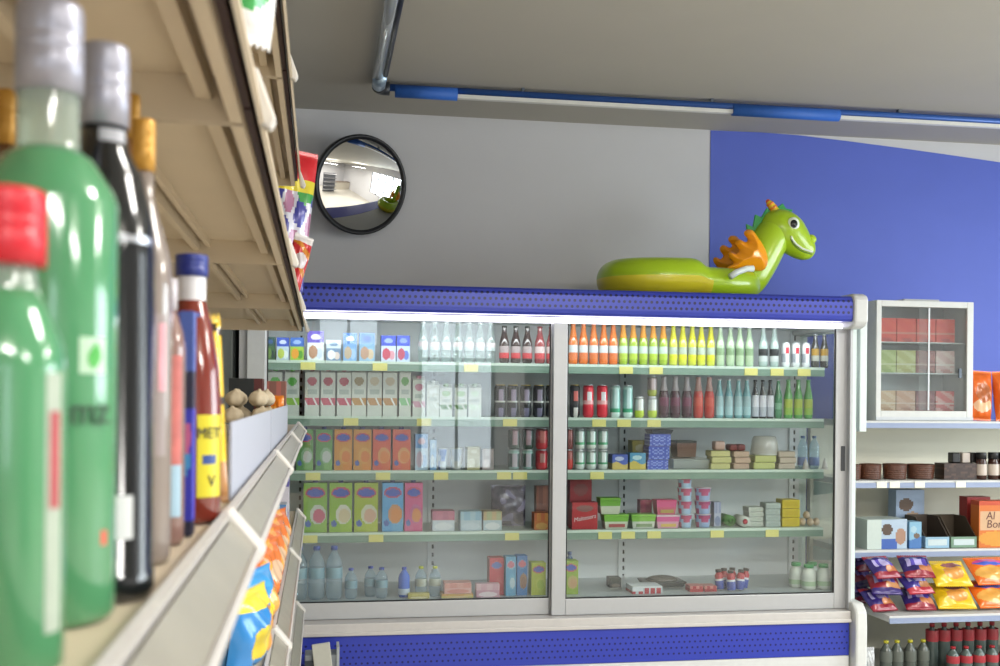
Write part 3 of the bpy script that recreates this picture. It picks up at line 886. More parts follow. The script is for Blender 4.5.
line(1, (788, 798, 808), 378, lambda: soda_bottle(hp2, .0245, '#4f9a4a', '#8fb83a', None, '#a8bc3e', capc='#5aa86a', lz=(.1, .5)), 'greenbeer', 'lime labelled green bottle', SR, 'bottle', 'green bottles with lime labels')

# third shelf
U3R, U3L = 'third case shelf, right door', 'third case shelf, left door'
def juicerow(level, edges, ytop, specs, where):
    for k, ((a, b), (key, base, f1, f2, low, noun, grp)) in enumerate(zip(edges, specs)):
        x, w_ = span(a, b, ytop + 20)
        hh = at((a + b) / 2, ytop, YP).z - ZSH[level] - .0012
        put(key, lambda: juice(w_ * .965, hh, .075, base, f1, f2, low), (x, YP + .038, ZSH[level] + .0012), noun + ', ' + where, 'carton', grp)
GR = ('#7fae4a', '#d8dcd4', '#b9cfa4', '#93bf56')
juicerow(2, ((296, 313.5), (315, 333), (334, 352.5), (353.5, 371.5), (372.5, 391), (392.5, 411)), 429.5,
         (('j3a', '#5f9a52', '#c9d0cc', '#8fb890', '#7fae62', 'first green juice carton from left', None),
          ('j3a', '#5f9a52', '#c9d0cc', '#8fb890', '#7fae62', 'second green juice carton, beside orange one', None),
          ('j3b', '#d2902e', '#dc7c2a', '#e0a850', '#dc8a2c', 'first orange juice carton, beside green one', None),
          ('j3b', '#d2902e', '#dc7c2a', '#e0a850', '#dc8a2c', 'second orange juice carton, beside red one', None),
          ('j3c', '#d6583c', '#e08034', '#e0a060', '#d8602c', 'first red juice carton, beside orange one', None),
          ('j3c', '#d6583c', '#e08034', '#e0a060', '#d8602c', 'second red juice carton, beside blue one', None)), U3L)
bl(2, 415, 428, 434, 'b3a', 'light blue carton right of red juice cartons, third case shelf', 'carton', ['#7aa4d8', '#d8b8c8', '#b8cfe4', '#c9b4c4', '#9abce4'])
bl(2, 430, 436.5, 440, 'b3b', 'slim pale blue drink pack, third case shelf', 'pack', ['#8fbadf', '#bcd6ea', '#7fb0dc', '#c9d6df', '#a8c4dc'], name='drink_pack')
def ycup(level, x0, x1, ytop, key, label, base, blob, lid, Y=YP, z=None, grp=None):
    x, w_ = span(x0, x1, ytop + 10, Y)
    r = w_ / 2 * .95
    zb = (ZSH[level] if z is None else z) + .0012
    hh = at((x0 + x1) / 2, ytop, Y).z - zb
    return put(key, lambda: cup(hh, r, base, blob, lid), (x, Y + r, zb), label, 'cup', grp), hh
ycup(2, 438, 448, 448, 'c3a', 'white and blue yogurt cup, first of pale cups on third case shelf', '#c2cdd6', '#4f7cc4', '#d0d6d6')
ycup(2, 450, 464, 448, 'c3b', 'large pale yogurt cup between blue cup and tan drink', '#c6c9c6', '#a9b8c8', '#cfd2c4')
bl(2, 467, 480, 447, 'c3c', 'tan drink carton on third case shelf beside pale cup', 'carton', ['#b3ac78', '#cdc9a6', '#bab486', '#d8d2b4', '#a59c6a'])
bl(2, 482, 494, 449, 'c3d', 'pinkish grey carton left of stacked cans, third case shelf', 'carton', ['#b4a8a6', '#c9bfbe', '#aea2a0', '#d8c8c4', '#9c9290'])
hd = hz(520, 449.6, ZSH[2], YP + .03)
hd2 = hz(520, 428.5, ZSH[2] + hd, YP + .03)
def cans2(xs_, key, b, noun, where, grp, rr, lower, upper):
    for i, px in enumerate(xs_):
        for lv in (0, 1):
            x = at(px, 450, YP + .03).x
            n = len(xs_)
            pos = ('%s of %s' % (ORD[i], NUM[n]) if n > 1 else '')
            lab = ('%s %s' % (noun, ['in lower row', 'in upper row'][lv])) + ((', %s from left' % pos) if n > 1 else '') + ', ' + where
            put(key + 'lu'[lv], lower if lv == 0 else upper, (x, YP + .03, ZSH[2] + .0012 + lv * (hd + .001)), lab, 'can', grp)
cans2((514, 527.5), 'gdc', None, 'dark green can', 'third case shelf', 'stacked dark green cans', .03,
      lambda: can(hd, .0325, [(.14, '#7f9c94'), (.8, ('#a7a0a8', '#23413a')), (1, '#8fb0a8')]), lambda: can(hd2, .0325, [(.2, '#31493f'), (.9, ('#9a8088', '#2a3f38')), (1, '#4c3034')]))
cans2((541.5, ), 'rdc', None, 'red cola can', 'third case shelf', 'stacked red cans', .03,
      lambda: can(hd, .0325, [(.35, '#d23a40'), (.8, ('#b98a84', '#b42630')), (1, '#a8202a')]), lambda: can(hd2, .0325, [(.3, '#c8343c'), (.9, ('#c2706a', '#a8202a')), (1, '#8a1820')]))
cans2((554, ), 'rdd', None, 'dark red can at door edge', 'third case shelf', 'stacked dark red cans', .03,
      lambda: can(hd, .031, [(.5, '#8a2a30'), (1, '#7c1a22')]), lambda: can(hd2, .031, [(.5, '#7c1c24'), (1, '#701820')]))
cans2((568.5, ), 'rde', None, 'red can at left edge of right door', 'third case shelf', 'stacked red cans of right door', .03,
      lambda: can(hd, .025, [(.5, '#b43a34'), (1, '#8a4a44')]), lambda: can(hd2, .025, [(.5, '#6f3a38'), (1, '#7c4844')]))
cans2((579.8, 591.2, 602.8), 'gwc', None, 'white and green can', 'third case shelf', 'stacked white and green cans', .03,
      lambda: can(hd, .0275, [(.26, '#cfd6d2'), (.36, '#4f9a6c'), (.9, ('#d6dcda', '#9db8ac')), (1, '#d8dcda')]), lambda: can(hd2, .0275, [(.22, '#cfd6d2'), (.34, '#56a074'), (.9, ('#d0d8d6', '#94b0a4')), (1, '#d4d8d6')]))
def marg_fn(u, v):
    if ell(u, v, .45, .72, .3, .14): return 1
    if v < .42 + .1 * math.sin(u * 6): return 2
    return 0
bl(2, 612, 628, 454.5, 'mg1', 'blue and yellow butter box, left of pair on third case shelf', 'box', ['#4a63bc', '#c3cfee', '#d8c06a'], marg_fn, 'butter_box', d=.09)
bl(2, 629.5, 646, 453, 'mg2', 'light blue and yellow butter box, right of pair on third case shelf', 'box', ['#4f9cc4', '#bcdfe4', '#d9c45c'], marg_fn, 'butter_box', d=.09)
bl(2, 632, 651, 440.5, 'mg3', 'olive box standing behind the butter boxes', 'box', ['#a89c4a', '#c2bc9a', '#b4ac62'], marg_fn, 'butter_box', d=.09, Y=YP + .12)
xx, ww = span(647, 669, 460)
zz = ZSH[2]
dots = lambda u, v: 1 if math.sin(u * 24) * math.sin(v * 20) > .25 else 0
for k, (yt, lab) in enumerate(((459.5, 'bottom'), (446, 'middle'), (434, 'topmost'))):
    t = at(658, yt, YP).z
    put('bst%d' % k, lambda: printed_box(ww * .94, t - zz - .002, .1, ['#4058c0', '#8ea3ea'], dots, 'yogurt_pack', 12, 8), (xx + .006 * k, YP + .05, zz + .0012), '%s blue yogurt pack of the stack on third case shelf' % lab, 'pack', 'stacked blue yogurt packs')
    zz = t
put('bstlid', lambda: tub(ww * 1.0, .022, .13, '#39424c', '#2c343c', '#2e3a3e', name='shallow_tub'), (xx + .025, YP + .066, zz + .0012), 'shallow dark tub on top of the stacked blue yogurt packs', 'tub')
x, w_ = span(677, 697, 455, YP + .14)
put('dkt', lambda: tub(w_, .09, w_, '#8a6a5c', '#7d5a4c', '#25352c', name='spread_tub', fl=.9), (x, YP + .2, ZSH[2] + .06), 'brown spread tub with dark lid on a clear box', 'tub')
x2, w2 = span(672, 712, 460, YP + .01)
def clearbox():
    o = empty('clear_box')
    MB().box(-w2 * .42, w2 * .5, -.05, .19, 0, .05).build('tray', glass_mat('milky_plastic', (.85, .9, .9), .05, .55, (.72, .78, .76)), o, bevel=.006)
    MB().box(-w2 * .42 - .004, w2 * .5 + .004, -.054, .194, .0505, .056).build('lid', glass_mat('milky_lid', (.85, .9, .9), .05, .5, (.75, .8, .78)), o, bevel=.002)
    return o
put('clb', clearbox, (x2, YP + .09, ZSH[2] + .0012), 'low clear plastic box behind the cheese, third case shelf', 'box')
# cheese slabs in stacks
def slabs(x0, x1, base_y, n, th, col, key, noun, grp, lv=2):
    x, w_ = span(x0, x1, base_y)
    z = ZSH[lv] + .0012
    for k in range(n):
        put(key, lambda: pack(w_ * .94, th, .09, col, 'cheese_pack', .006), (x + (.004 if k % 2 else -.003), YP + .05, z), '%s %s of its stack, third case shelf' % (['lowest', 'second', 'third', 'fourth'][k] if k < n - 1 else 'topmost', noun), 'cheese', grp)
        z += th + .0012
    return x, z
_, z1 = slabs(711, 732, 465, 3, .033, '#cfcb8a', 'ch1', 'yellow cheese pack', 'yellow cheese packs')
_, z2 = slabs(734, 751, 465, 3, .032, '#c5a893', 'ch2', 'tan cheese pack', 'tan cheese packs')
x3, z3 = slabs(754, 777, 465, 2, .037, '#c9cd84', 'ch3', 'lime yellow cheese pack', 'lime cheese packs')
_, z4 = slabs(779, 797, 465, 3, .032, '#cdbfae', 'ch4', 'pinkish cheese pack', 'pinkish cheese packs')
def bowl():
    o = empty('covered_bowl')
    MB().lathe([(.074, 0), (.078, .01), (.07, .075), (.062, .098), (.055, .102), (.001, .103)], 24).build('cover', glass_mat('frosted', (.9, .9, .88), .05, .75, (.85, .83, .78)), o)
    MB().lathe([(.08, 0), (.081, .004), (.079, .008)], 24).build('rim', M_WHT, o)
    return o
xq = at(767, 450, YP + .05).x
put('bowl', bowl, (xq, YP + .085, z3), 'upturned translucent white bowl on the lime yellow cheese, third case shelf', 'bowl')
for k, px in enumerate((730, 738, 745)):
    put('sal', lambda: pack(.045, .036, .08, '#7c3a3c', 'salami_pack', .01), (at(px + 2, 450, YP + .05).x, YP + .06, z2 + 0.0 if k else z2), '%s dark red salami pack lying on tan cheese' % ORD[k], 'salami', 'salami packs') if k < 2 else None
put('ham', lambda: pack(.06, .05, .06, '#c9a79a', 'ham_pack', .01), (at(719, 450, YP + .05).x, YP + .06, z1), 'pink ham pack on the yellow cheese stack', 'ham')
hw = hz(806, 436, ZSH[2], YP + .05)
line(2, (802.5, 814), 437, lambda: pet_bottle(hw * 1.0, .028, None, '#7f92c0', '#4e6f9a', 'water_bottle', (.1, .35), bm=CLEARB), 'smwater', 'bluish labelled small water bottle', U3R, 'bottle', 'small water bottles', Y=YP + .05)
def wedge():
    o = empty('paper_cone')
    MB().lathe([(.017, 0), (.012, .03), (.001, .062)], 12).build('cone', R_('#d8d2cc'), o)
    MB().lathe([(.022, 0), (.022, .003), (.0175, .004)], 12).build('base_ring', R_('#cfcac4'), o)
    return o
# fourth shelf
F4R, F4L = 'fourth case shelf, right door', 'fourth case shelf, left door'
juicerow(3, ((303, 327.5), (329, 352.5), (354, 378.5), (382, 403.5), (404.5, 423)), 483,
         (('j4a', '#86b43c', '#c9607a', '#d3d8cc', '#8fbc44', 'first large green juice carton from left', None),
          ('j4b', '#90ba34', '#d8c8a0', '#dcdccc', '#a0c43c', 'second large green juice carton', None),
          ('j4c', '#a9bc30', '#d8ae94', '#d6d8bc', '#b4c43c', 'third large green juice carton, beside blue one', None),
          ('j4d', '#5aa6dc', '#dc8c48', '#d09464', '#6fb0dc', 'light blue juice carton beside pink one', None),
          ('j4e', '#d2588c', '#d88a4a', '#c46a9c', '#cf4e86', 'bright pink juice carton', None)), F4L)
def yg_fn(u, v):
    if v > .55: return 1 if math.sin(u * 12 + 1) > 0 else 0
    return 2 if ell(u, v, .5, .22, .4, .2) else 3
bl(3, 432, 455, 511, 'y4a', 'pink and white yogurt pack, fourth case shelf', 'pack', ['#c4748c', '#b86a86', '#dfe4ea', '#c9d2dc'], yg_fn, 'yogurt_pack', d=.1)
bl(3, 460, 482, 511.5, 'y4b', 'light blue yogurt pack beside pink one, fourth case shelf', 'pack', ['#8fb8cf', '#a2c4d4', '#c4d4de', '#b4c8d4'], yg_fn, 'yogurt_pack', d=.1)
bl(3, 483, 502, 511.5, 'y4c', 'blue, yellow and white yogurt pack beside dark bag', 'pack', ['#a9b080', '#c2a87a', '#dfe6ea', '#b8ccd6'], yg_fn, 'yogurt_pack', d=.1)
def mottled(cols, th=(0.35, -.35)):
    def fn(u, v):
        q = math.sin(u * 11 + 3 * math.sin(v * 9)) + math.sin(v * 13 + 2 * math.sin(u * 8 + 1))
        return 0 if q > th[0] * 2 else (1 if q > th[1] * 2 else 2)
    return fn
x, w_ = span(491, 531, 510)
put('db', lambda: pillow(w_ * .88, at(510, 488, YP).z - ZSH[3], .09, ['#7c7690', '#4c4858', '#373444'], mottled(None), 'dark_bag', seed=3), (x + .014, YP + .165, ZSH[3] + .004), 'bulky dark purple film bag, fourth case shelf beside the door stile', 'bag')
bl(3, 534, 549, 513, 'y4d', 'small orange box at the right end, fourth case shelf left door', 'box', ['#d08a44', '#c96a3c', '#d8a860', '#cc7a40'], yg_fn, 'box', d=.08)
bl(3, 536, 551, 486, 'y4e', 'tall brown red carton behind the small orange box', 'carton', ['#8a5a50', '#a06a58', '#7c4c46', '#96604e'], yg_fn, 'carton', d=.06, Y=YP + .12)
# red chocolate boxes
def red_fn(u, v):
    if ell(u, v, .5, .78, .33, .13): return 1
    return 0
def script(o, w, h, d):
    text('Maltesers', w * .23, R_('#e8dfe0'), o, (0, -d / 2 - .001, h * .42), (PI / 2, -.18, 0), .2, 'lettering')
bl(3, 571.5, 598, 502.5, 'rb1', 'red sweets box with white script in front, fourth case shelf', 'box', ['#b8282e', '#8a5a54'], red_fn, 'sweets_box', d=.08, extra=script)
bl(3, 569.5, 592, 479, 'rb2', 'darker red sweets box standing behind the red one', 'box', ['#982026', '#84403e'], red_fn, 'sweets_box', d=.07, Y=YP + .10, extra=lambda o, w, h, d: text('Maltesers', w * .22, R_('#d8c9b8'), o, (0, -d / 2 - .001, h * .30), (PI / 2, -.15, 0), .2))
def tb(x0, x1, yt, yb, key, label, base, top, lid, band, Y=YP, z=None, grp=None, d=.085):
    x, w_ = span(x0, x1, yb, Y)
    zb = (ZSH[3] if z is None else z) + .0012
    hh = at((x0 + x1) / 2, yt, Y).z - zb
    put(key, lambda: tub(w_, hh, d, base, top, lid, band), (x, Y + d / 2, zb), label, 'tub', grp)
    return zb + hh
zt1 = tb(604, 629, 514.5, 528, 'tg', 'green and white margarine tub, left of two in front', '#d8dcc8', '#7ec043', '#8ccc4c', '#b8605c')
tb(631.5, 656, 514.5, 528, 'tg2', 'green and white margarine tub, right of two in front', '#d3d8cc', '#84c04a', '#8ccc50', '#7f9a6c')
tb(600, 621, 498, 513, 'tg3', 'green margarine tub on top of the left front tub', '#cdd4bc', '#6fae30', '#74b432', None, Y=YP + .003, z=zt1)
zt2 = tb(656.5, 680, 515, 528, 'tp', 'pink and white dessert tub, lower of two stacked', '#dca0b8', '#de5f9e', '#e8d2dc', '#d8b450')
tb(656.5, 677, 500, 514, 'tp2', 'deep pink dessert tub, upper of two stacked', '#cc5a78', '#d8508a', '#d9477f', '#b09a4a', z=zt2)
bl(3, 640, 652, 500, 'pkd', 'slim crimson box behind the green margarine tubs', 'box', ['#b03860', '#a03258', '#bc4a6c', '#983052'], yg_fn, 'box', d=.06, Y=YP + .14)
zc_ = ZSH[3]
for k, (yt, nm) in enumerate(((514.5, 'lowest'), (501.5, 'second'), (489, 'third'), (478, 'topmost'))):
    _, hh = ycup(3, 679.5, 695, yt, 'yc%d' % min(k, 0), '%s yogurt cup of the four high stack, fourth case shelf' % nm, '#a9c6e2', '#c2557c', '#d6dfe8', z=zc_, grp='four high yogurt stack')
    zc_ += hh + .001
zc_ = ZSH[3]
for k, (yt, nm) in enumerate(((514.5, 'lowest'), (501.5, 'middle'), (489, 'topmost'))):
    _, hh = ycup(3, 697, 714, yt, 'yd', '%s yogurt cup of the three high stack, fourth case shelf' % nm, '#9cb4dc', '#b8487c', '#e2cfd8', z=zc_, grp='three high yogurt stack')
    zc_ += hh + .001
bl(3, 714, 721, 502, 'ybx', 'narrow lilac carton right of the stacked yogurt cups', 'carton', ['#8f9ab8', '#a8b2cc', '#7f8cae', '#b4bcd0'], yg_fn, 'carton', d=.06, Y=YP + .06)
def roll(c1, c2):
    o = empty('cheese_roll')
    r = .03
    MB().tube([(0, 0, r), (0, .12, r)], r, 18).build('wrapper', R_(c1), o)
    MB().lathe([(r * .5, 0), (.001, .002)], 16).build('end_label', R_(c2), o, (0, -.001, r), (PI / 2, 0, 0))
    return o
put('roll_g', lambda: roll('#5f9c56', '#4d8a44'), (at(734, 522, YP).x, YP + .05, ZSH[3] + .002), 'green wrapped cheese roll, fourth case shelf', 'cheese')
put('roll_w', lambda: roll('#d9dcd4', '#c83a4c'), (at(745.5, 522, YP).x, YP + .005, ZSH[3] + .002), 'white cheese roll with round red label, fourth case shelf', 'cheese')
def st(x0, x1, ytop, n, col, key, noun, grp, band=None, Y=YP):
    x, w_ = span(x0, x1, 520, Y)
    z = ZSH[3] + .0012
    th = (at((x0 + x1) / 2, ytop, Y).z - z) / n - .0012
    for k in range(n):
        put(key, lambda: pack(w_ * .96, th, .09, col, 'butter_pack', .004, band), (x + random.uniform(-.002, .002), Y + .05, z), '%s %s of its stack, fourth case shelf' % ((['lowest', 'second', 'third'] + ['fourth'])[k] if k < n - 1 else 'topmost', noun), 'butter', grp)
        z += th + .0012
st(749, 764.5, 507, 4, '#d3d8d0', 'bw', 'white butter pack with green mark', 'white butter packs', '#c3ccc0', Y=YP + .02)
st(766, 781.5, 503, 4, '#bccac6', 'bg', 'pale grey butter pack', 'pale grey butter packs', '#aebdb8')
st(782.5, 801, 499.5, 3, '#dcc62e', 'by', 'bright yellow butter pack', 'yellow butter packs', '#d2b920')
def _egg():
    o = empty('egg')
    MB().lathe([(.001, 0), (.012, .003), (.018, .012), (.0195, .022), (.016, .034), (.009, .042), (.001, .044)], 16).build('shell', R_('#d8bfa2'), o)
    return o
for k, (px, dy, dz) in enumerate(((805.5, 0, 0), (812.5, -.01, 0), (819.5, 0, 0), (812, .03, .034))):
    put('egg', lambda: _egg(), (at(px, 520, YP).x, YP + .04 + dy, ZSH[3] + .002 + dz), ['left cream egg at right end of fourth case shelf', 'middle cream egg at right end of fourth case shelf', 'right cream egg at right end of fourth case shelf', 'cream egg resting on top of three others'][k], 'egg', 'eggs')
for k, px in enumerate((806, 825)):
    put('cone', wedge, (at(px, 455, YP).x, YP + .002, ZSH[2] + .0012), ['small white paper cone in front of the small water bottles', 'small white paper cone at the right end of third case shelf'][k], 'cone')
# ------------------------------------------------------------------ floor of the case
YFl = 5.485
FL, FR_ = 'floor of the case, left door', 'floor of the case, right door'
zF = ZSH[4] + .0012
hb = at(320, 546, YFl + .06).z - zF
for i, px in enumerate((299, 316.5, 334)):
    put('bigwater', lambda: pet_bottle(hb, .042, None, '#8fb4c4', '#3f5cb0', 'water_bottle', (.4, .6)), (at(px, 580, YFl + .06).x, YFl + .06, zF), '%s of three large water bottles from left, %s' % (ORD[i], FL), 'bottle', 'large water bottles')
hs = at(350, 568, YFl + .06).z - zF
for i, px in enumerate((351, 371, 381.5)):
    put('smw', lambda: pet_bottle(hs, .032, None, '#8fb0c0', '#3c55b8', 'water_bottle', (.35, .6)), (at(px, 585, YFl + .06).x, YFl + .06 + .05 * (i % 2), zF), '%s of three small blue capped water bottles from left, %s' % (ORD[i], FL), 'bottle', 'small blue capped water bottles')
put('bluebottle', lambda: pet_bottle(hs, .03, None, '#c9d8ea', '#3c5cd0', 'drink_bottle', (.1, .3), bm=R_('#4f79dc', .25)), (at(404, 585, YFl + .06).x, YFl + .06, zF), 'bright blue small bottle, ' + FL, 'bottle')
for i, px in enumerate((421, 435)):
    put('ycap', lambda: pet_bottle(hs, .031, None, '#b8bcae', '#cdd63a', 'drink_bottle', (.35, .6), bm=CLEARB), (at(px, 585, YFl + .07).x, YFl + .075, zF), '%s yellow capped clear bottle, %s' % (['left', 'right'][i], FL), 'bottle', 'yellow capped bottles')
def fb(x0, x1, yt, key, label, cat, cols, fn=yg_fn, name='carton', d=.08, Y=YFl, z=None, grp=None, ry=0):
    x, w_ = span(x0, x1, 590, Y)
    zb = zF if z is None else z
    hh = at((x0 + x1) / 2, yt, Y).z - zb
    put(key, lambda: printed_box(w_ * .96, hh, d, cols, fn, name, 20, 28), (x, Y + d / 2, zb), label, cat, grp, (0, 0, ry))
    return zb + hh
za = fb(408, 430, 593.5, 'f1', 'low yellow pack at the front of the case floor', 'pack', ['#cfc46a', '#c4b85a', '#dcd6a0', '#bcb060'], name='pack', d=.04)
fb(441, 474, 594, 'f2', 'low yellow and orange pack under the salmon one, case floor', 'pack', ['#d2a850', '#cf9a4c', '#e0c08c', '#c2b458'], name='pack', d=.1)
fb(444, 472, 583, 'f3', 'salmon pink pack on top of the low yellow and orange pack', 'pack', ['#d38a80', '#d89a8c', '#cf8074', '#dca89c'], name='pack', d=.09, z=zF + (at(457, 594, YFl).z - zF) + .0015)
fb(476, 500, 584, 'f4', 'pale pink pack with white stripes left of the red carton, case floor', 'pack', ['#d4a8b4', '#dcb8c2', '#e4d4da', '#c898a8'], name='pack', d=.05, Y=YFl - .0)
fb(489, 504, 558, 'f5', 'red juice carton with blue badge, case floor left door', 'carton', ['#c2404c', '#5f74b8', '#d05c60', '#c8545a', '#c2404c', '#c2404c', '#c2404c'], juice_fn, 'juice_carton', Y=YFl + .06)
fb(505.5, 516, 557, 'f6', 'light blue carton, left of two blue cartons on case floor', 'carton', ['#5fa4cc', '#c8788c', '#8fc0d8', '#b9d4df', '#6fb0d2', '#5fa4cc', '#5fa4cc'], juice_fn, 'juice_carton', Y=YFl + .03)
fb(516.5, 527.5, 556, 'f7', 'deep blue carton with brown picture, case floor left door', 'carton', ['#3f7ab8', '#c86c7c', '#5f94c4', '#8a6a58', '#9a7a60', '#3f7ab8', '#3f7ab8'], juice_fn, 'juice_carton', Y=YFl + .03)
fb(531, 546, 563, 'f8', 'yellow green juice carton left of the door stile, case floor', 'carton', ['#b8c43c', '#3c4fb0', '#c9545c', '#a0bc34', '#c2cc4a', '#b8c43c', '#a8b838'], juice_fn, 'juice_carton', Y=YFl + .03)
fb(563, 578.5, 561, 'f9', 'green juice carton just right of the door stile, case floor', 'carton', ['#8fae30', '#3f57b4', '#c9545c', '#c29a6c', '#b8a864', '#8fae30', '#8fae30'], juice_fn, 'juice_carton', Y=YFl + .03)
put('f9b', lambda: pet_bottle(at(570, 552, YFl + .14).z - zF, .03, None, None, '#35558c', 'drink_bottle', bm=R_('#3f6690', .3)), (at(570, 580, YFl + .14).x, YFl + .155, zF), 'dark blue bottle behind the green juice carton at the door stile', 'bottle')
fb(610, 621.5, 578, 'g1', 'small dark brown carton beside the slotted upright, case floor', 'carton', ['#3f4440', '#4a4e48', '#6a665c', '#35393a'], yg_fn, 'carton', Y=YFl + .2)
def tray():
    o = empty('foam_tray')
    MB().frustum(.2, .13, .24, .17, 0, .03).build('tray', R_('#4a5052'), o, bevel=.006)
    MB().ball((0, 0, .032), .09, 10, 0, (1, .6, .28)).build('film_wrapped_food', R_('#6a6660', .25), o)
    return o
xt = at(664, 584, YFl + .2).x
put('tray', tray, (xt, YFl + .24, zF), 'dark film wrapped food tray behind the red and white box', 'tray')
fb(632, 663, 586.5, 'g2', 'flat red and white box on case floor, left of three', 'box', ['#b83240', '#c83c48', '#dfe4e8', '#c2cfd6'], lambda u, v: 2 if v > .8 or (u < .35 and v > .35) else (0 if math.sin(u * 30) > -.5 else 3), 'ice_cream_box', d=.13, Y=YFl + .0)
fb(690, 703.5, 586, 'g3', 'small red box on case floor, middle of three', 'box', ['#b03038', '#d0807c', '#a82830', '#b83840'], yg_fn, 'box', d=.08, Y=YFl + .02)
fb(704.5, 717, 586, 'g4', 'small red box on case floor, beside the little bottles', 'box', ['#a82a34', '#d08880', '#9c2430', '#b03440'], yg_fn, 'box', d=.08, Y=YFl + .02)
def yogb():
    o = empty('yogurt_bottle')
    MB().lathe([(.02, 0), (.024, .004), (.024, .05), (.021, .06), (.023, .075), (.014, .09), (.013, .096)], 16, fn=lambda a, z: 0 if z > .062 else (1 if z > .042 or z < .014 else 2)).build('bottle_body', [R_('#b8303c'), R_('#dfe2ea'), R_('#4a5cb0')], o)
    MB().lathe([(.016, .094), (.016, .108), (.001, .109)], 14).build('cap', R_('#2a1c20'), o)
    return o
for k, (px, dy, tilt) in enumerate(((721, 0, .12), (730, -.03, .05), (728, .05, .0), (738.5, -.02, -.1), (737, .06, 0), (745, .02, -.18))):
    put('yogb', yogb, (at(px, 585, YFl + .05).x, YFl + .06 + dy, zF + .002 + abs(tilt) * .024), '%s of six little drink bottles with red tops from left, case floor' % ORD[k], 'bottle', 'little red topped drink bottles', (0, -tilt * 1.0, 0))
def milkb():
    o = empty('milk_bottle')
    MB().lathe([(.034, 0), (.038, .006), (.038, .07), (.034, .095), (.022, .112), (.02, .118)], 20).build('bottle_body', R_('#dfe6dc', .3), o)
    MB().lathe([(.0395, .02), (.0395, .045)], 20, caps=False).build('label', R_('#a9c8a4'), o)
    MB().lathe([(.026, .116), (.027, .132), (.024, .136), (.001, .136)], 16).build('cap', R_('#3fa05a'), o)
    return o
for k, (px, dy) in enumerate(((800, .05), (807, -.02), (816, .05), (821.5, -.02))):
    put('milkb', milkb, (at(px, 585, YFl + .06).x, YFl + .06 + dy, zF), '%s of four white milk bottles with green caps from left, case floor' % ORD[k], 'bottle', 'white milk bottles with green caps')

# ------------------------------------------------------------------ inflatable dragon float on the case
YG_ = 5.72
s0 = at(665, 275, YG_)
dr = tag(empty('inflatable_dragon', (at(745, 285, YG_).x, YG_, zct + .001)), 'lime green inflatable dragon pool float with orange wings lying on the case', 'pool float')
q = lambda px, py, dy=0.0: Vector((at(px, py, YG_).x - dr.location.x, dy, at(px, py, YG_).z - dr.location.z))
LIME = mat('#a6c81e', .28, 0, .05, 8, coat=.4)
YEL = mat('#d9cc2a', .3, 0, .05, 8, coat=.4)
ORA = mat('#fba012', .3, 0, .08, 10, coat=.4)
GRN = mat('#2f9a4a', .35, 0, .05, 10)
# seat ring: closed tube of varying thickness, lower half yellow
n1, n2 = 120, 18
xa, xb = q(598, 280).x, q(756, 285).x
zt_l = q(640, 261).z; zt_r = q(712, 272).z
cxm, ax = (xa + xb) / 2, (xb - xa) / 2
vs, fs, ms = [], [], []
for i in range(n1):
    a = 2 * PI * i / n1
    t = (1 - math.cos(a)) / 2                   # 0 at the neck end, 1 at the tail
    w0 = min(1, max(0, (t - .435) / .05)); w0 = w0 * w0 * (3 - 2 * w0)
    rz = (zt_r * (1 - w0) + zt_l * w0) / 2
    rr = .075 + .02 * w0
    ex = .8
    px_ = math.copysign(abs(math.cos(a)) ** ex, math.cos(a)); py_ = math.copysign(abs(math.sin(a)) ** ex, math.sin(a))
    ctr = Vector((cxm + (ax - rr) * px_, (.30 - rr) * py_, rz))
    nn = Vector((px_ * .3 / ax, py_, 0)).normalized()
    for k in range(n2):
        b = 2 * PI * k / n2
        v = ctr + nn * (rr * math.cos(b)) + Vector((0, 0, rz * math.sin(b)))
        vs.append(v)
for i in range(n1):
    a = 2 * PI * (i + .5) / n1
    for k in range(n2):
        b = 2 * PI * (k + .5) / n2
        fs.append((i * n2 + k, ((i + 1) % n1) * n2 + k, ((i + 1) % n1) * n2 + (k + 1) % n2, i * n2 + (k + 1) % n2))
        t = (1 - math.cos(a)) / 2
        ms.append(1 if (math.sin(b) < .10 and t > .42) else 0)
MB().add(vs, fs, ms, True).build('seat_ring', [LIME, YEL], dr, sub=1)
# neck, head and snout in one closed sweep
neckc = [(737, 290, 15), (747, 278, 18.5), (757, 263, 18.5), (765.5, 248, 18), (772, 236, 17), (777, 229, 14), (780, 226, 6)]
ctrl = [(762, 229, 3), (766, 227.5, 10), (772, 226.5, 15), (779, 227.5, 17.5), (786.5, 232, 18), (794, 239.5, 16), (801, 246, 13.2), (807, 249, 11), (812, 250.5, 7.5), (814.5, 251, 2.5)]
sc = (at(800, 250, YG_) - at(799, 250, YG_)).length
def cat(pts, m=3):
    out = []
    for i in range(len(pts) - 1):
        p0, p1, p2, p3 = pts[max(i - 1, 0)], pts[i], pts[i + 1], pts[min(i + 2, len(pts) - 1)]
        for j in range(m):
            t = j / m
            out.append(tuple(.5 * (2 * b + (c - a) * t + (2 * a - 5 * b + 4 * c - d) * t * t + (3 * b - a - 3 * c + d) * t ** 3) for a, b, c, d in zip(p0, p1, p2, p3)))
    out.append(pts[-1]); return out
nc = cat(neckc, 4)
MB().tube([q(x, y) for x, y, r in nc], [r * sc for x, y, r in nc], 28, su=.85).build('neck', LIME, dr)
cc = cat(ctrl, 5)
MB().tube([q(x, y) for x, y, r in cc], [r * sc for x, y, r in cc], 28, su=.85).build('head', LIME, dr)
# nostril bump, brow
MB().ball(q(809.5, 240, -.02), .028, 10, 0, (1.1, .8, 1)).build('nostril_bump', mat('#b4d22a', .28, 0, .05, 8), dr)
MB().ball(q(809.5, 240, .035), .028, 10, 0, (1.1, .8, 1)).build('nostril_bump', mat('#b4d22a', .28, 0, .05, 8), dr)
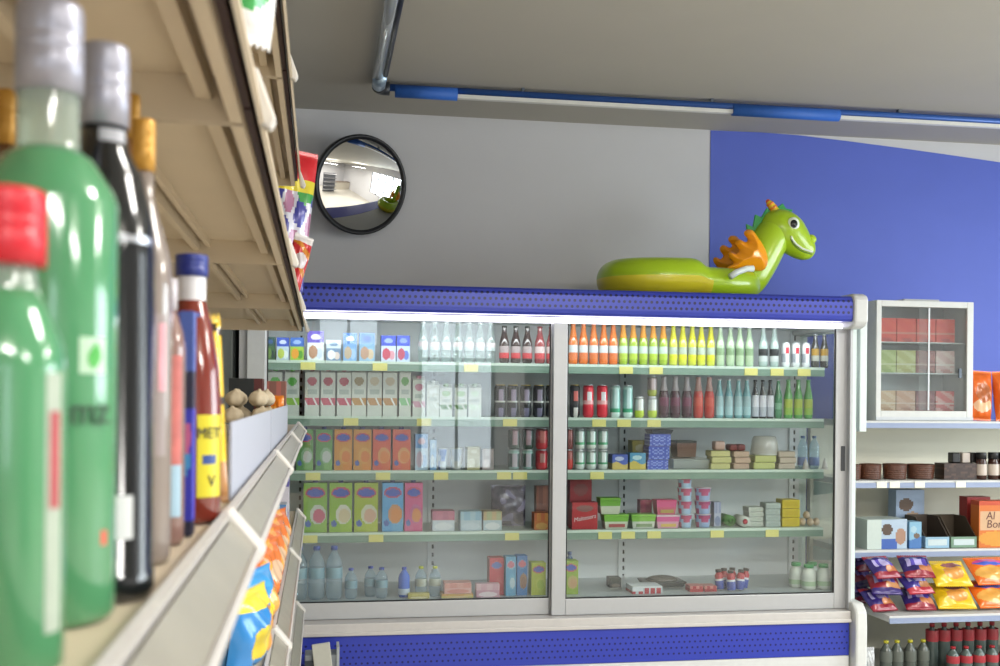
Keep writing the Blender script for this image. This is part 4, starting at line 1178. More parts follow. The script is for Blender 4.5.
# eyes
for s in (-1, 1):
    e = MB().ball(q(787, 226, s * .082), .037, 12, 0, (1, .42, 1)).build('eye', mat('#e6efe0', .2), dr)
    MB().ball(q(786.5, 226.5, s * .098), .021, 10, 0, (1, .3, 1.1)).build('pupil', mat('#0e1013', .15), e)
# teeth along the smile, both sides
mouth = [(784.5, 238.5), (788, 243.5), (793, 247.5), (798.5, 250.5), (804, 252), (809, 253)]
mc_ = cat([(x, y, 0) for x, y in mouth], 4)
def headr(px, py):
    best = min(cc, key=lambda c: (c[0] - px) ** 2 + (c[1] - py) ** 2)
    d = math.hypot(best[0] - px, best[1] - py) / max(best[2], 1)
    return best[2] * sc * .85 * math.sqrt(max(.05, 1 - min(d, .97) ** 2))
for s in (-1, 1):
    MB().tube([q(x, y, s * (headr(x, y) + .002)) for x, y, _ in mc_], .0065, 8).build('tooth_row', mat('#dfe8d8', .3), dr)
    MB().tube([q(x, y + 2.2, s * (headr(x, y + 2.2) + .0005)) for x, y, _ in mc_], .0035, 6).build('lip_line', mat('#5a7a2a', .5), dr)
# horn with bands
hn = cat([(781, 220, 4.6), (775, 211, 3.8), (770.8, 205, 3.2), (768, 201.5, 2.2)], 4)
MB().tube([q(x, y) for x, y, r in hn], [r * sc * 1.1 for x, y, r in hn], 14).build('horn', mat('#e8c22a', .3, 0, .05), dr)
for t in (3, 6, 9):
    x, y, r = hn[t]
    MB().tube([q(x + .5, y + .8), q(x - .5, y - .8)], r * sc * 1.22, 14).build('horn_band', mat('#e07a2a', .3), dr)
x, y, r = hn[-1]
MB().ball(q(x, y), .013, 10).build('horn_tip', mat('#d8602a', .3), dr)
# mane of flat green spikes
mane = [(747.5, 241), (746, 224), (752.5, 227), (755, 214.5), (761, 217.5), (766.5, 208), (771.5, 212), (776.5, 207.5), (782.5, 203.5), (785.5, 208.5), (792.5, 210), (787, 219), (776, 225), (765, 236), (757, 250)]
MB().prism([(q(x, y).x, q(x, y).z) for x, y in mane], -.008, .008).build('mane', GRN, dr, bevel=.003)
# wings
wing = [(718.5, 271.5), (721, 268.5), (725.5, 266), (722.5, 262), (720.5, 257), (723, 254.5), (728, 256.5), (731, 253), (728, 248.5), (727.8, 244), (731.5, 242.3), (737, 245), (740, 242.5), (736.5, 238), (736.5, 234.5), (740, 232.5), (745, 234), (749, 239.5), (753.5, 246), (758, 255), (759.3, 264), (757, 270.5), (753, 273), (745, 272.5), (733, 271.5)]
wc = Vector((q(743, 260).x, 0, q(743, 260).z))
for s in (-1, 1):
    # inflated outline: thickness grows with the distance from the seam
    yb_ = s * .115
    pz = [(q(x, y).x, q(x, y).z) for x, y, _ in cat([(x, y, 0) for x, y in wing + wing[:1]], 3)]
    gx0, gx1 = min(p[0] for p in pz), max(p[0] for p in pz); gz0, gz1 = min(p[1] for p in pz), max(p[1] for p in pz)
    st_ = .0042
    nx_, nz_ = int((gx1 - gx0) / st_) + 3, int((gz1 - gz0) / st_) + 3
    def dist_in(x, z):
        ins, best = False, 9
        for (ax_, az_), (bx_, bz_) in zip(pz, pz[1:]):
            if (az_ > z) != (bz_ > z) and x < (bx_ - ax_) * (z - az_) / (bz_ - az_) + ax_: ins = not ins
            dx_, dz_ = bx_ - ax_, bz_ - az_
            L = dx_ * dx_ + dz_ * dz_
            u_ = 0 if L < 1e-12 else max(0, min(1, ((x - ax_) * dx_ + (z - az_) * dz_) / L))
            best = min(best, math.hypot(x - ax_ - u_ * dx_, z - az_ - u_ * dz_))
        return best if ins else -best
    G = [[dist_in(gx0 + (i - 1) * st_, gz0 + (j - 1) * st_) for i in range(nx_)] for j in range(nz_)]
    b = MB()
    for sd in (1, -1):
        vs, idx, fs = [], {}, []
        for j in range(nz_ - 1):
            for i in range(nx_ - 1):
                quad = ((i, j), (i + 1, j), (i + 1, j + 1), (i, j + 1))
                if sum(G[v][u] > -st_ * .6 for u, v in quad) < 4: continue
                f = []
                for u, v in quad:
                    if (u, v) not in idx:
                        idx[(u, v)] = len(vs)
                        d_ = max(0, G[v][u])
                        vs.append((gx0 + (u - 1) * st_, yb_ + sd * .062 * math.sqrt(min(1, d_ / .06)) * (1 - .25 * max(0, 1 - d_ / .06)), gz0 + (v - 1) * st_))
                    f.append(idx[(u, v)])
                fs.append(tuple(f))
        b.add(vs, fs, 0, True)
    b.build('wing', ORA, dr)
    # grab handle on each side of the seat
    h0, h1 = q(709, 284, s * .30), q(733, 275.5, s * .285)
    h0.y = s * .292; h1.y = s * .262
    hd_ = [h0 + Vector((0, 0, 0)), h0 + (h1 - h0) * .3 + Vector((0, 0, .012)), h0 + (h1 - h0) * .7 + Vector((0, 0, .012)), h1]
    MB().tube([h + Vector((0, s * .02, .006)) for h in hd_], .017, 10).build('grab_handle', mat('#d6e0dc', .35), dr)
MB().ball(q(692.5, 271.5, 0) + Vector((0, -.16, 0)), .012, 8, 0, (2, 1, .6)).build('valve', mat('#2f5a2a', .4), dr)
# ------------------------------------------------------------------ snack cabinet and the rest of the right wall shelving
YCb = 5.60
cx0, cx1 = at(876, 400, YCb).x, at(973, 400, YCb).x
cz1 = at(925, 301, YCb).z
cz0 = zt[0] + .0015
cw, chh, cd = cx1 - cx0, cz1 - cz0, .30
cab = tag(empty('display_cabinet', (cx0, YCb, cz0)), 'small white cabinet with sliding glass doors full of red snack packs', 'cabinet')
cc_ = lambda mb, n, m, p=cab, **k: mb.build(n, m, p, **k)
M_CW = mat('#cbcdcb', .35)
t = .03
fr_ = MB().box(0, t, 0, .02, 0, chh).box(cw - t * 1.3, cw, 0, .02, 0, chh).box(t, cw - t * 1.3, 0, .02, chh - .035, chh).box(t, cw - t * 1.3, 0, .02, 0, .055)
cc_(fr_, 'front_frame', M_CW, bevel=.003)
cc_(MB().box(0, .006, .0205, cd, 0, chh), 'side_panel', M_CW)
cc_(MB().box(cw - .006, cw, .0205, cd, 0, chh), 'side_panel', M_CW)
cc_(MB().box(.006, cw - .006, .0205, cd, chh - .012, chh), 'top_panel', M_CW)
cc_(MB().box(.006, cw - .006, .0205, cd, 0, .05), 'bottom_panel', mat('#cdd0d0', .4))
cc_(MB().box(.006, cw - .006, cd - .006, cd, .05, chh - .012), 'back_panel', mat('#b9c0c2', .45))
shz = [.052, chh * .40, chh * .66]
for z in shz[1:]:
    cc_(MB().box(.008, cw - .008, .06, cd - .007, z - .005, z), 'shelf', mat('#c9cfd0', .3))
PGL = glass_mat('cabinet_glass', (.93, .96, .96), .045, .05, (.7, .76, .78))
p1 = cc_(MB().box(t, cw * .55, .006, .010, .058, chh - .037), 'sliding_pane', PGL)
cc_(MB().box(cw * .55 - .01, cw * .55, .0035, .0055, .058, chh - .037), 'pane_edge', ALU, p1)
p2 = cc_(MB().box(cw * .45, cw - t * 1.3, .013, .017, .058, chh - .037), 'sliding_pane', PGL)
cc_(MB().box(cw - t * 1.3 - .045, cw - t * 1.3 - .03, .0035, .012, chh * .36, chh * .44), 'handle', mat('#5a6674', .4), p2)
cc_(MB().box(0, cw, -.004, .02, -.0012, .0).box(0, cw, -.004, 0, .002, .02), 'base_strip', mat('#c4c8cc', .4))
tp = tag(empty('paper_folder', (cx0 + cw * .48, YCb + .12, cz1 + .001)), 'flat white folder lying on top of the small white cabinet', 'folder')
MB().box(-.1, .12, -.08, .12, 0, .012).build('cover', R_('#e0e2e2'), tp, bevel=.002)
MB().box(-.095, .115, -.0815, -.0801, .002, .010).build('page_block', R_('#cfd2d2'), tp)
def cbx(u0, u1, lv, hf, key, label, cols, fn=yg_fn, name='snack_pack', grp=None, y=.09):
    w_ = (u1 - u0) * cw
    put(key, lambda: printed_box(w_, hf * chh, .08, cols, fn, name, 8, 12), (cx0 + (u0 + u1) / 2 * cw, YCb + y + .04, cz0 + shz[lv] + .0012), label, 'snack pack', grp)
RED = ['#dc3420', '#e4492c', '#b82420', '#d88070']
def redp(u, v): return 3 if .30 < v < .42 else (1 if math.sin(u * 7 + v * 12) > .3 else (2 if v < .2 else 0))
for k in range(4):
    cbx(.09 + k * .205, .285 + k * .205, 2, .20, 'cr', '%s of four red snack packs from left, top of the white cabinet' % ORD[k], RED, redp, grp='red snack packs in cabinet')
cols = [(['#9fb060', '#b9c480', '#8fa44a', '#cfd2a0'], 'green snack pack at left'), (['#b4b46a', '#c9c88c', '#a9a858', '#d6d4ac'], 'olive yellow snack pack second from left'), (['#8a4a44', '#a0605a', '#6a3436', '#c29a94'], 'maroon snack pack third from left'), (['#cda9a4', '#dcc4c0', '#c28a86', '#e0d4d0'], 'pale pink snack pack at right')]
for k, (c, l) in enumerate(cols):
    cbx(.09 + k * .205, .285 + k * .205, 1, .19, 'cm%d' % k, l + ', middle of the white cabinet', c, redp)
cols = [(['#cda884', '#d8bc9c', '#b88c64', '#e0ccb0'], 'tan snack box at left'), (['#c9987c', '#d4ac94', '#b4806a', '#dcc0ac'], 'light brown snack box second from left'), (['#7c3034', '#8c4044', '#642428', '#a87a78'], 'dark maroon snack box third from left'), (['#c84a48', '#d8a09a', '#b43a3c', '#e0c4bc'], 'red and cream snack box at right')]
for k, (c, l) in enumerate(cols):
    cbx(.09 + k * .205, .285 + k * .205, 0, .17, 'cl%d' % k, l + ', bottom of the white cabinet', c, redp, 'snack_box')
# orange snack bags at the picture's right edge
def bag_fn(u, v): return 1 if ell(u, v, .5, .55, .34, .2) else (2 if ell(u, v, .5, .3, .4, .14) else 0)
for k, (px, wpx, yt) in enumerate(((986, 23, 371), (1014, 25, 371))):
    a = at(px - wpx / 2, 400, YCb); b_ = at(px + wpx / 2, 400, YCb)
    put('obag', lambda: pillow(b_.x - a.x, at(px, yt, YCb).z - zt[0], .09, ['#d8641e', '#a85a2a', '#e0b48c'], bag_fn, seed=5), ((a.x + b_.x) / 2, YCb + .06, zt[0] + .003), ['orange snack bag beside the white cabinet', 'orange snack bag second from the white cabinet'][k], 'snack bag', None, (-.08, .05 * (1 - 2 * k), 0))
# second shelf: low dark brown baskets and two dark lidded jars
def basket(w_, h_):
    def f():
        o = empty('biscuit_tub')
        pr = [(w_ * .43, 0)]
        for k in range(7):
            z = h_ * (k + .5) / 7
            pr += [(w_ * (.45 + .006 * k), z - h_ * .03), (w_ * (.47 + .006 * k), z), (w_ * (.45 + .006 * k), z + h_ * .03)]
        pr += [(w_ * .5, h_ * .97), (w_ * .47, h_), (w_ * .45, h_ * .94), (.001, h_ * .92)]
        MB().lathe(pr, 28, sy=.8).build('tub_body', mat('#53301f', .5, 0, .3, 45, bump=.4), o)
        return o
    return f
for k, (x0_, x1_, yt) in enumerate(((846, 865, 465), (864, 886, 464.5), (888, 912, 464.5), (913, 941, 465))):
    x, w_ = span(x0_, x1_, 475, YR + .05)
    o = put('bsk%d' % k, basket(w_ * .97, at(x0_, yt, YR + .05).z - zt[1]), (x, YR + .05 + w_ * .4, zt[1] + .0012), '%s of four low dark brown tubs from left, shelf under the cabinet' % ORD[k], 'tub', 'low dark brown tubs')
xj, wj = span(943, 976, 475, YR + .05)
bl_z = zt[1] + .0012
put('dkbox', lambda: printed_box(wj * .98, at(960, 463.5, YR + .04).z - bl_z, .1, ['#4a3830', '#3c2c26', '#584238', '#44322a'], mottled(None), 'dark_box', 14, 8), (xj, YR + .09, bl_z), 'low dark brown box holding jars, shelf under the cabinet', 'box')
def jar(h_, r):
    def f():
        o = empty('spread_jar')
        MB().lathe([(r * .9, 0), (r, .006), (r, h_ * .62), (r * .86, h_ * .74), (r * .84, h_ * .78)], 20).build('jar_body', mat('#3a2018', .15, 0, .1), o)
        MB().lathe([(r * 1.01, h_ * .16), (r * 1.015, h_ * .17), (r * 1.015, h_ * .56), (r * 1.01, h_ * .57)], 20, fn=lambda a, z: 1 if abs(math.sin(a * 2.5)) > .93 else 0, caps=False).build('label', [R_('#d6c8bc'), R_('#b04a44')], o)
        MB().lathe([(r * .95, h_ * .76), (r * .97, h_ * .97), (r * .9, h_), (.001, h_)], 20).build('lid', mat('#17181a', .4), o)
        return o
    return f
hj = at(981, 452.5, YR + .04).z - bl_z
for k, (px, yy) in enumerate(((981, .05), (993, .05), (1003, .05))):
    put('jar', jar(hj if k == 0 else hj, .030), (at(px, 470, YR + yy).x, YR + yy, bl_z), ['dark lidded spread jar beside the low dark box', 'dark lidded spread jar, second from the dark box', 'dark lidded spread jar at the picture edge'][k], 'jar')
zbx = bl_z + (at(960, 463.5, YR + .04).z - bl_z) + .0012
for k, px in enumerate((955, 965, 974)):
    hj2 = at(960, 452.5, YR + .08).z - zbx
    put('lidjar%d' % (k % 2), lambda: pack(.05, hj2, .05, ['#1c1a1a', '#cfc4ba'][k % 2], 'sweet_tin', .006), (at(px, 458, YR + .08).x, YR + .09, zbx), ['black small tin on the low dark box, left of pale one', 'pale small tin between two black ones on the dark box', 'black small tin on the low dark box, right of pale one'][k], 'tin')
# third shelf: boxes
z2 = zt[2] + .0012
def rb(x0_, x1_, yt, key, label, cat, cols, fn, name='box', d=.12, Y=YR + .03, z=None, rz=0, extra=None, nu=28, nv=32):
    x, w_ = span(x0_, x1_, 530, Y)
    zb = z2 if z is None else z
    hh = at((x0_ + x1_) / 2, yt, Y).z - zb
    put(key, lambda: printed_box(w_, hh, d, cols, fn, name, nu, nv, extra), (x, Y + d / 2, zb), label, cat, None, (0, 0, rz))
    return zb + hh
def bis_fn(u, v):
    if ell(u, v, .35, .72, .26, .12): return 1
    if ell(u, v, .6, .48, .26, .1): return 2
    if v < .3 + .15 * u: return 3
    return 0
rb(896, 924, 490, 'bb1', 'tall light blue biscuit box with oval badge, standing at the back', 'box', ['#a9c0dc', '#6a5648', '#c2a890', '#4663b8'], bis_fn, 'biscuit_box', Y=YR + .29, d=.09)
def wb_fn(u, v):
    if u < .34: return 0
    if ell(u, v, .5, .66, .13, .2): return 1
    if ell(u, v, .84, .42, .13, .28): return 2
    if v < .35 and u < .75: return 3
    return 4
rb(866, 907, 519.5, 'bb2', 'white biscuit box with blue picture and round badge, in front', 'box', ['#cfdcd6', '#5c4a40', '#b08a74', '#4468b8', '#b8cce0'], wb_fn, 'biscuit_box', d=.16, rz=.05)
def open_tray(w_, d_, h_, c1, c2):
    def f():
        o = empty('display_tray')
        b = MB(); t = .004
        b.box(-w_ / 2, w_ / 2, 0, d_, 0, t)
        b.box(-w_ / 2, w_ / 2, 0, t, t, h_ * .38)
        b.prism_y([(0, t), (t, h_ * .38), (d_ * .5, h_), (d_, h_), (d_, t)], -w_ / 2, -w_ / 2 + t)
        b.prism_y([(0, t), (t, h_ * .38), (d_ * .5, h_), (d_, h_), (d_, t)], w_ / 2 - t, w_ / 2)
        b.box(-w_ / 2 + t, w_ / 2 - t, d_ - t, d_, t, h_)
        b.build('tray_body', mat(c2, .6, 0, .08), o)
        MB().box(-w_ / 2, w_ / 2, -.0022, -.0003, .002, h_ * .38).build('front_lip', R_(c1), o)
        MB().box(-w_ * .4, w_ * .4, -.0035, -.0024, h_ * .1, h_ * .3).build('label', R_('#cfe0e4'), o)
        MB().box(-w_ / 2 - .0015, -w_ / 2 - .0002, .0, d_ * .5, .004, h_ * .4).build('side_print', R_(c1), o)
        return o
    return f
x, w_ = span(925.5, 949, 540, YR + .03)
put('tray1', open_tray(w_, .22, at(935, 515, YR + .2).z - z2, '#9cc4de', '#4a4038'), (x, YR + .03, z2), 'open light blue display tray right of the white biscuit box', 'tray')
x, w_ = span(951, 976.5, 540, YR + .03)
put('tray2', open_tray(w_, .22, at(960, 515, YR + .2).z - z2, '#7fa08a', '#4a4034'), (x, YR + .03, z2), 'open green display tray beside the orange box', 'tray')
rb(909.5, 921.5, 522, 'bb3', 'narrow light blue biscuit box between white box and tray', 'box', ['#8fc0dc', '#b0d2e2', '#7c6a5c', '#4f80c0'], bis_fn, 'biscuit_box', d=.09, Y=YR + .035)
def al_fn(u, v):
    if v > .9: return 1
    if .38 < v < .78: return 2 if .05 < u < .95 else 0
    if ell(u, v, .5, .2, .5, .16): return 3
    return 0
def al_text(o, w, h, d):
    m = R_('#6a4038')
    text('Al', h * .24, m, o, (-w * .16, -d / 2 - .001, h * .68), shear=.1)
    text('Bont', h * .24, m, o, (w * .02, -d / 2 - .001, h * .50), shear=.1)
rb(979, 1012, 501, 'bb4', 'orange box with cream band and brown lettering Al Bont', 'box', ['#df7a34', '#d0502c', '#ddb48c', '#e2a040'], al_fn, 'cereal_box', d=.08, extra=al_text, Y=YR + .02)
rb(967, 990, 497, 'bb5', 'dark red box standing behind the orange lettered box', 'box', ['#a83230', '#b84038', '#7c5a4c', '#982c2c'], bis_fn, 'cereal_box', d=.08, Y=YR + .17)
# fourth shelf: heaps of biscuit bags
z3_ = zt[3] + .002
def choc(u, v):
    if .42 < v < .72 and .15 < u < .85: return 2 if math.sin(u * 14) > -.6 else 1
    if v < .22: return 3
    if ell(u, v, .75, .3, .25, .2): return 4
    return 0 if v < .85 else 3
CH = [['#33286a', '#5a4cae', '#b8aede', '#8a2434', '#b8744a'], ['#8c2c38', '#5a4cae', '#b4a8d8', '#3a2c70', '#c08a5c']]
def lay(px, py, wpx, hpx, key, label, cols, fn, Y, zoff, rz=0, tilt=1.0, t=.055, seed=0, name='biscuit_bag'):
    a = at(px - wpx / 2, py, Y); b_ = at(px + wpx / 2, py, Y)
    w_ = b_.x - a.x
    put(key, lambda: pillow(w_, hpx / wpx * w_, t, cols, fn, name, seed=seed, wr=.004), ((a.x + b_.x) / 2, Y, zoff), label, 'biscuit bag', None, (-tilt, 0, rz))
YB4 = YRL + .05
zb_ = z3_ + .03
names = ['lowest', 'second', 'third', 'topmost']
for k in range(3):
    yy = (605, 586, 572)[k]
    lay((886, 888, 890)[k], yy, 28, 29, 'choc%d' % (k % 2), '%s purple chocolate biscuit bag of the left heap beside the case' % ['lowest', 'middle', 'topmost'][k], CH[k % 2], choc, YB4 + .01 - .004 * k, z3_ + (.012, .10, .188)[k], .17 * (-1) ** k, 0.95, seed=k)
for k in range(3):
    yy = (605, 586, 572)[k]
    lay((922, 923, 921)[k], yy, 28, 29, 'chog%d' % (k % 2), '%s blue chocolate biscuit bag of the heap left of yellow bags' % ['lowest', 'middle', 'topmost'][k], [CH[0], ['#3c3488', '#4a50b8', '#c2bce6', '#a8303c', '#a87048']][k % 2], choc, YB4 + .01 - .004 * k, z3_ + (.012, .10, .188)[k], -.15 * (-1) ** k, 0.95, seed=k + 4)
for k in range(3):
    lay((867, 868, 869)[k], 595, 22, 27, 'chod%d' % (k % 2), '%s dark wine biscuit bag wedged against the bracket' % ['lowest', 'middle', 'topmost'][k], [['#2a2148', '#4a3c8c', '#8c7cba', '#6a1c30', '#7a4434'], ['#5c1c30', '#4a3c8c', '#7a6aa8', '#2a2148', '#7a4434']][k % 2], choc, YB4 + .235, z3_ + (.012, .10, .188)[k], .1, 0.95, seed=k + 8)
def yel(u, v):
    if ell(u, v, .55, .42, .3, .22): return 1
    if ell(u, v, .6, .72, .3, .1): return 2
    return 0
for k in range(2):
    lay((958, 955)[k], (604, 583)[k], 36, 30, 'cy', '%s yellow biscuit bag, shelf of biscuit bags' % ['lower', 'upper'][k], ['#dfb820', '#d09044', '#8a5a5c'], yel, YB4 + .01 + .03 * k, z3_ + (.014, .13)[k], -.12 + .06 * k, 0.85, seed=12, t=.065)
def ogb(u, v):
    if ell(u, v, .5, .72, .4, .14): return 1 if v > .72 else 2
    if ell(u, v, .45, .35, .42, .22): return 3
    return 0
for k in range(2):
    lay((1000, 998)[k], (604, 580)[k], 40, 32, 'co', '%s orange biscuit bag, right of the yellow bags' % ['lower', 'upper'][k], ['#df6a1c', '#c44a8c', '#4a60c0', '#d8a04c'], ogb, YB4 + .01 + .03 * k, z3_ + (.014, .135)[k], .05, 0.85, seed=15, t=.065)
# bottles on the lowest shelf
zbs = .0615
hbt = at(1000, 645, YRL + .10).z - zbs
for k, px in enumerate((953, 966, 979, 992, 1005)):
    put('colab', lambda: pet_bottle(hbt, .034, None, '#b83a44', '#b02a34', 'soda_bottle', (.45, .7), bm=R_('#5a6a66', .2)), (at(px, 655, YRL + .10).x, YRL + .10, zbs), '%s red capped bottle from left, front row of the bottom shelf' % ORD[k], 'bottle', 'front row of red capped bottles')
hbt2 = at(1000, 622, YRL + .22).z - zbs
for k, px in enumerate((934, 946, 958, 970, 982, 994)):
    put('colab2', lambda: pet_bottle(hbt2, .034, None, '#b04048', '#a83038', 'soda_bottle', (.62, .86), bm=R_('#4f5c58', .2)), (at(px, 640, YRL + .22).x, YRL + .24, zbs), '%s tall red labelled bottle from left, back row of the bottom shelf' % ORD[k], 'bottle', 'back row of red labelled bottles')
hbt3 = at(900, 640, YRL + .16).z - zbs
for k, px in enumerate((886, 897, 910, 923)):
    put('oilb', lambda: pet_bottle(hbt3, .033, None, '#6a7068', '#c9c23a', 'drink_bottle', (.4, .7), bm=R_('#5c625c', .2)), (at(px, 655, YRL + .16).x, YRL + .16, zbs), '%s yellow capped grey bottle from left, bottom shelf' % ORD[k], 'bottle', 'yellow capped grey bottles')
x, w_ = span(866, 878, 655, YRL + .08)
put('whp', lambda: pillow(w_, at(872, 649, YRL + .1).z - zbs, .06, ['#d2d4d4', '#b4b6b8', '#c4c6c8'], mottled(None), 'paper_bag', seed=21), (x + .004, YRL + .13, zbs + .003), 'small white crumpled bag beside the bracket, bottom shelf', 'bag')

put('dkgreen', lambda: pet_bottle(at(853, 338, 5.78).z - zt[0], .034, None, '#4f9a3c', '#2c3436', 'drink_bottle', (.2, .55), bm=R_('#39463f', .2)), (at(852.5, 400, 5.78).x, 5.78, zt[0] + .0015), 'dark bottle with green label between the case and the white post', 'bottle')
# ------------------------------------------------------------------ bottles close to the viewer on the gondola's middle shelf
ZM = EYE.z - .1274 + .0012
ZU = EYE.z + .326 + .0012
def arc(r, px_frac, half, z0, z1, ang0, n=10):
    """curved label patch on a bottle of radius r"""
    a = ang0 + math.asin(max(-1, min(1, px_frac)))
    return MB().lathe([(r, z0), (r, z1)], n, a0=a - half, a1=a + half, caps=False)
def cam_ang(x, y): return math.atan2(-y, -x)
GREEN = mat('#4c875e', .12, 0, .05, 6, coat=.6)
def big_bottle(name, x, y, prof_body, body, neck_prof, neckm, cap_prof, capm, label, cat_):
    o = tag(empty(name, (x, y, ZM)), label, cat_)
    MB().lathe(prof_body, 48).build('glass_body', body, o)
    if neck_prof: MB().lathe(neck_prof, 40, caps=False).build('neck', neckm, o)
    MB().lathe(cap_prof, 40).build('cap', capm, o)
    return o
NECKG = glass_mat('neck_glass', (.82, .9, .84), .05, .35, (.62, .72, .66))
CAPG = mat('#9a9aa6', .35, .35, .04, 20)
def cap_profile(r, z0, z1):
    h_ = z1 - z0
    return [(r, z0), (r, z0 + h_ * .44), (r * .975, z0 + h_ * .46), (r, z0 + h_ * .48), (r, z0 + h_ * .60), (r * .97, z0 + h_ * .63), (r, z0 + h_ * .66), (r, z0 + h_ * .90), (r * .96, z0 + h_ * .985), (r * .9, z1), (.001, z1)]
def near(px, Y): return at(px, 450, Y).x
def top_at(px, py, Y): return at(px, py, Y).z - ZM
def half(n, px, Y):
    return n / FPX * (Y * math.cos(YAW) + near(px, Y) * math.sin(YAW))
def sc_(prof, k, z0=0): return [(r, z * k) for r, z in prof]
# nearest small green bottle with red cap
Y = .515; x_ = near(2, Y); r = half(60, 2, Y); H = top_at(6, 190, Y); rc = half(40, 6, Y); k = H / .217
b1 = big_bottle('liqueur_bottle', x_, Y, [(r * .9, 0), (r, .004), (r, .135 * k), (r * .96, .147 * k), (r * .74, .162 * k), (rc * .85, .172 * k)], GREEN,
                [(rc * .85, .172 * k), (rc * .78, .18 * k), (rc * .78, .19 * k)], NECKG, cap_profile(rc, .183 * k, H), mat('#c0202e', .35, 0, .08, 30), 'small green liqueur bottle with red cap, nearest on the shelf', 'bottle')
a_ = cam_ang(x_, Y)
MB().lathe([(r * 1.008, .02), (r * 1.008, .135 * k)], 12, a0=a_ + .70, a1=a_ + 1.1, caps=False).build('side_label', [mat('#96a192', .5, 0, .2, 60)], b1)
MB().lathe([(r * 1.02, .075 * k), (r * 1.02, .118 * k)], 12, a0=a_ + .78, a1=a_ + 1.02, caps=False).build('red_mark', mat('#98383c', .5, 0, .2, 60), b1)
# large green bottle, silver cap
Y = .635; x_ = near(46, Y); r = half(67, 46, Y); H = top_at(46, 5, Y); rc = half(32.5, 46, Y); k = H / .339
zsh = top_at(46, 205, Y); znk = top_at(46, 150, Y); zcp = top_at(46, 95, Y)
b2 = big_bottle('spirit_bottle', x_, Y, [(r * .92, 0), (r, .005), (r, zsh), (r * .95, zsh + .007), (r * .66, znk - .006), (rc * .95, znk)], GREEN,
                [(rc * .95, znk), (rc * .9, znk + .004), (rc * .9, zcp + .01)], NECKG, cap_profile(rc, zcp, H), CAPG, 'large green mint spirit bottle with grey cap and leaf label', 'bottle')
a_ = cam_ang(x_, Y)
r_ = r * 1.004
z0, z1 = top_at(90, 373, Y - r), top_at(90, 336, Y - r)
pt = MB().lathe([(r_, z0), (r_, z1)], 10, a0=a_ + .44, a1=a_ + .90, caps=False).build('leaf_label', R_('#b9d8bc'), b2)
aL = a_ + .69
n_ = 12; vs_, fs_ = [], []
for i in range(n_ + 1):
    t = i / n_; wv = .13 * math.sin(PI * t) * (1.15 - .5 * t); z = z0 + (z1 - z0) * (.1 + .8 * t); ofs = .06 * (t - .5)
    for sg in (-1, 1):
        aa = aL + ofs + sg * wv
        vs_.append(((r_ + .0004) * math.cos(aa), (r_ + .0004) * math.sin(aa), z))
for i in range(n_): fs_.append((2 * i, 2 * i + 1, 2 * i + 3, 2 * i + 2))
MB().add(vs_, fs_).build('leaf_print', mat('#3f9a3c', .5), pt)
zt_ = top_at(88, 412, Y - r)
text('mz', .022, mat('#24402c', .5), b2, ((r_ + .0012) * math.cos(a_ + .6), (r_ + .0012) * math.sin(a_ + .6), zt_), (PI / 2, 0, a_ + .6 + PI / 2))
zd = top_at(99, 543, Y - r)
MB().lathe([(r_, zd - .004), (r_, zd + .004)], 8, a0=a_ + .85, a1=a_ + .98, caps=False).build('red_dot', mat('#c24a34', .5), b2)
MB().lathe([(r_, top_at(50, 540, Y - r)), (r_, top_at(50, 385, Y - r))], 8, a0=a_ - .05, a1=a_ + .2, caps=False).build('red_lettered_strip', mat('#b08a80', .5, 0, .5, 90), b2)
# black bottle
Y = .70; x_ = near(101, Y); r = half(52, 101, Y); H = top_at(102, 47, Y); rc = half(24, 102, Y)
zsh = top_at(104, 225, Y); zcp = top_at(104, 128, Y)
BLK = mat('#16181a', .12, 0, .1, 8, coat=.5)
b3 = big_bottle('spirit_bottle', x_, Y, [(r * .9, 0), (r, .006), (r, .016), (r * .965, .018), (r * .965, zsh - .02), (r * .93, zsh), (r * .72, zsh + .03), (rc * 1.02, zsh + .045), (rc * .92, zcp + .004)], BLK,
                None, None, cap_profile(rc, zcp, H), CAPG, 'black spirit bottle with grey cap behind the large green bottle', 'bottle')
a_ = cam_ang(x_, Y)
MB().lathe([(r * .98, top_at(118, 541, Y - r)), (r * .98, top_at(118, 497, Y - r))], 10, a0=a_ + .12, a1=a_ + .62, caps=False).build('white_label', R_('#d6d8da'), b3)
MB().lathe([(r * .975, top_at(118, 236, Y - r) - .002), (r * .975, top_at(118, 232, Y - r))], 24, a0=a_ - 1.2, a1=a_ + 1.2, caps=False).build('silver_band', SILVER, b3)
MB().lathe([(rc * 1.03, zcp - .026), (rc * .98, zcp - .003)], 10, a0=a_ - .2, a1=a_ + 1.0, caps=False).build('neck_label', R_('#a9aab2'), b3)
# clear bottles with gold caps
CLR = mat('#80766f', .12, 0, .08, 10, coat=.6)
GOLD = mat('#b98a3a', .35, .3, .06, 20)
def slim(px, Y, ytop, hp, cp, body, label, ycap):
    x_ = near(px, Y); r = half(hp, px, Y); H = top_at(px, ytop, Y); rc = half(cp, px, Y); zc_ = top_at(px, ycap, Y); zs_ = zc_ - .085
    o = big_bottle('spirit_bottle', x_, Y, [(r * .92, 0), (r, .006), (r, zs_), (r * .93, zs_ + .02), (r * .58, zs_ + .048), (rc * .9, zs_ + .066), (rc * .88, zc_ + .003)], body, None, None, cap_profile(rc, zc_, H), GOLD, label, 'bottle')
    return o, r, cam_ang(x_, Y)
b4, r, a_ = slim(141, .84, 120, 29, 11.5, CLR, 'clear spirit bottle with gold cap just behind the black bottle', 172)
MB().lathe([(r * 1.01, .08), (r * 1.01, .185)], 20, a0=a_ - .9, a1=a_ + .9, caps=False).build('front_label', R_('#948886'), b4)
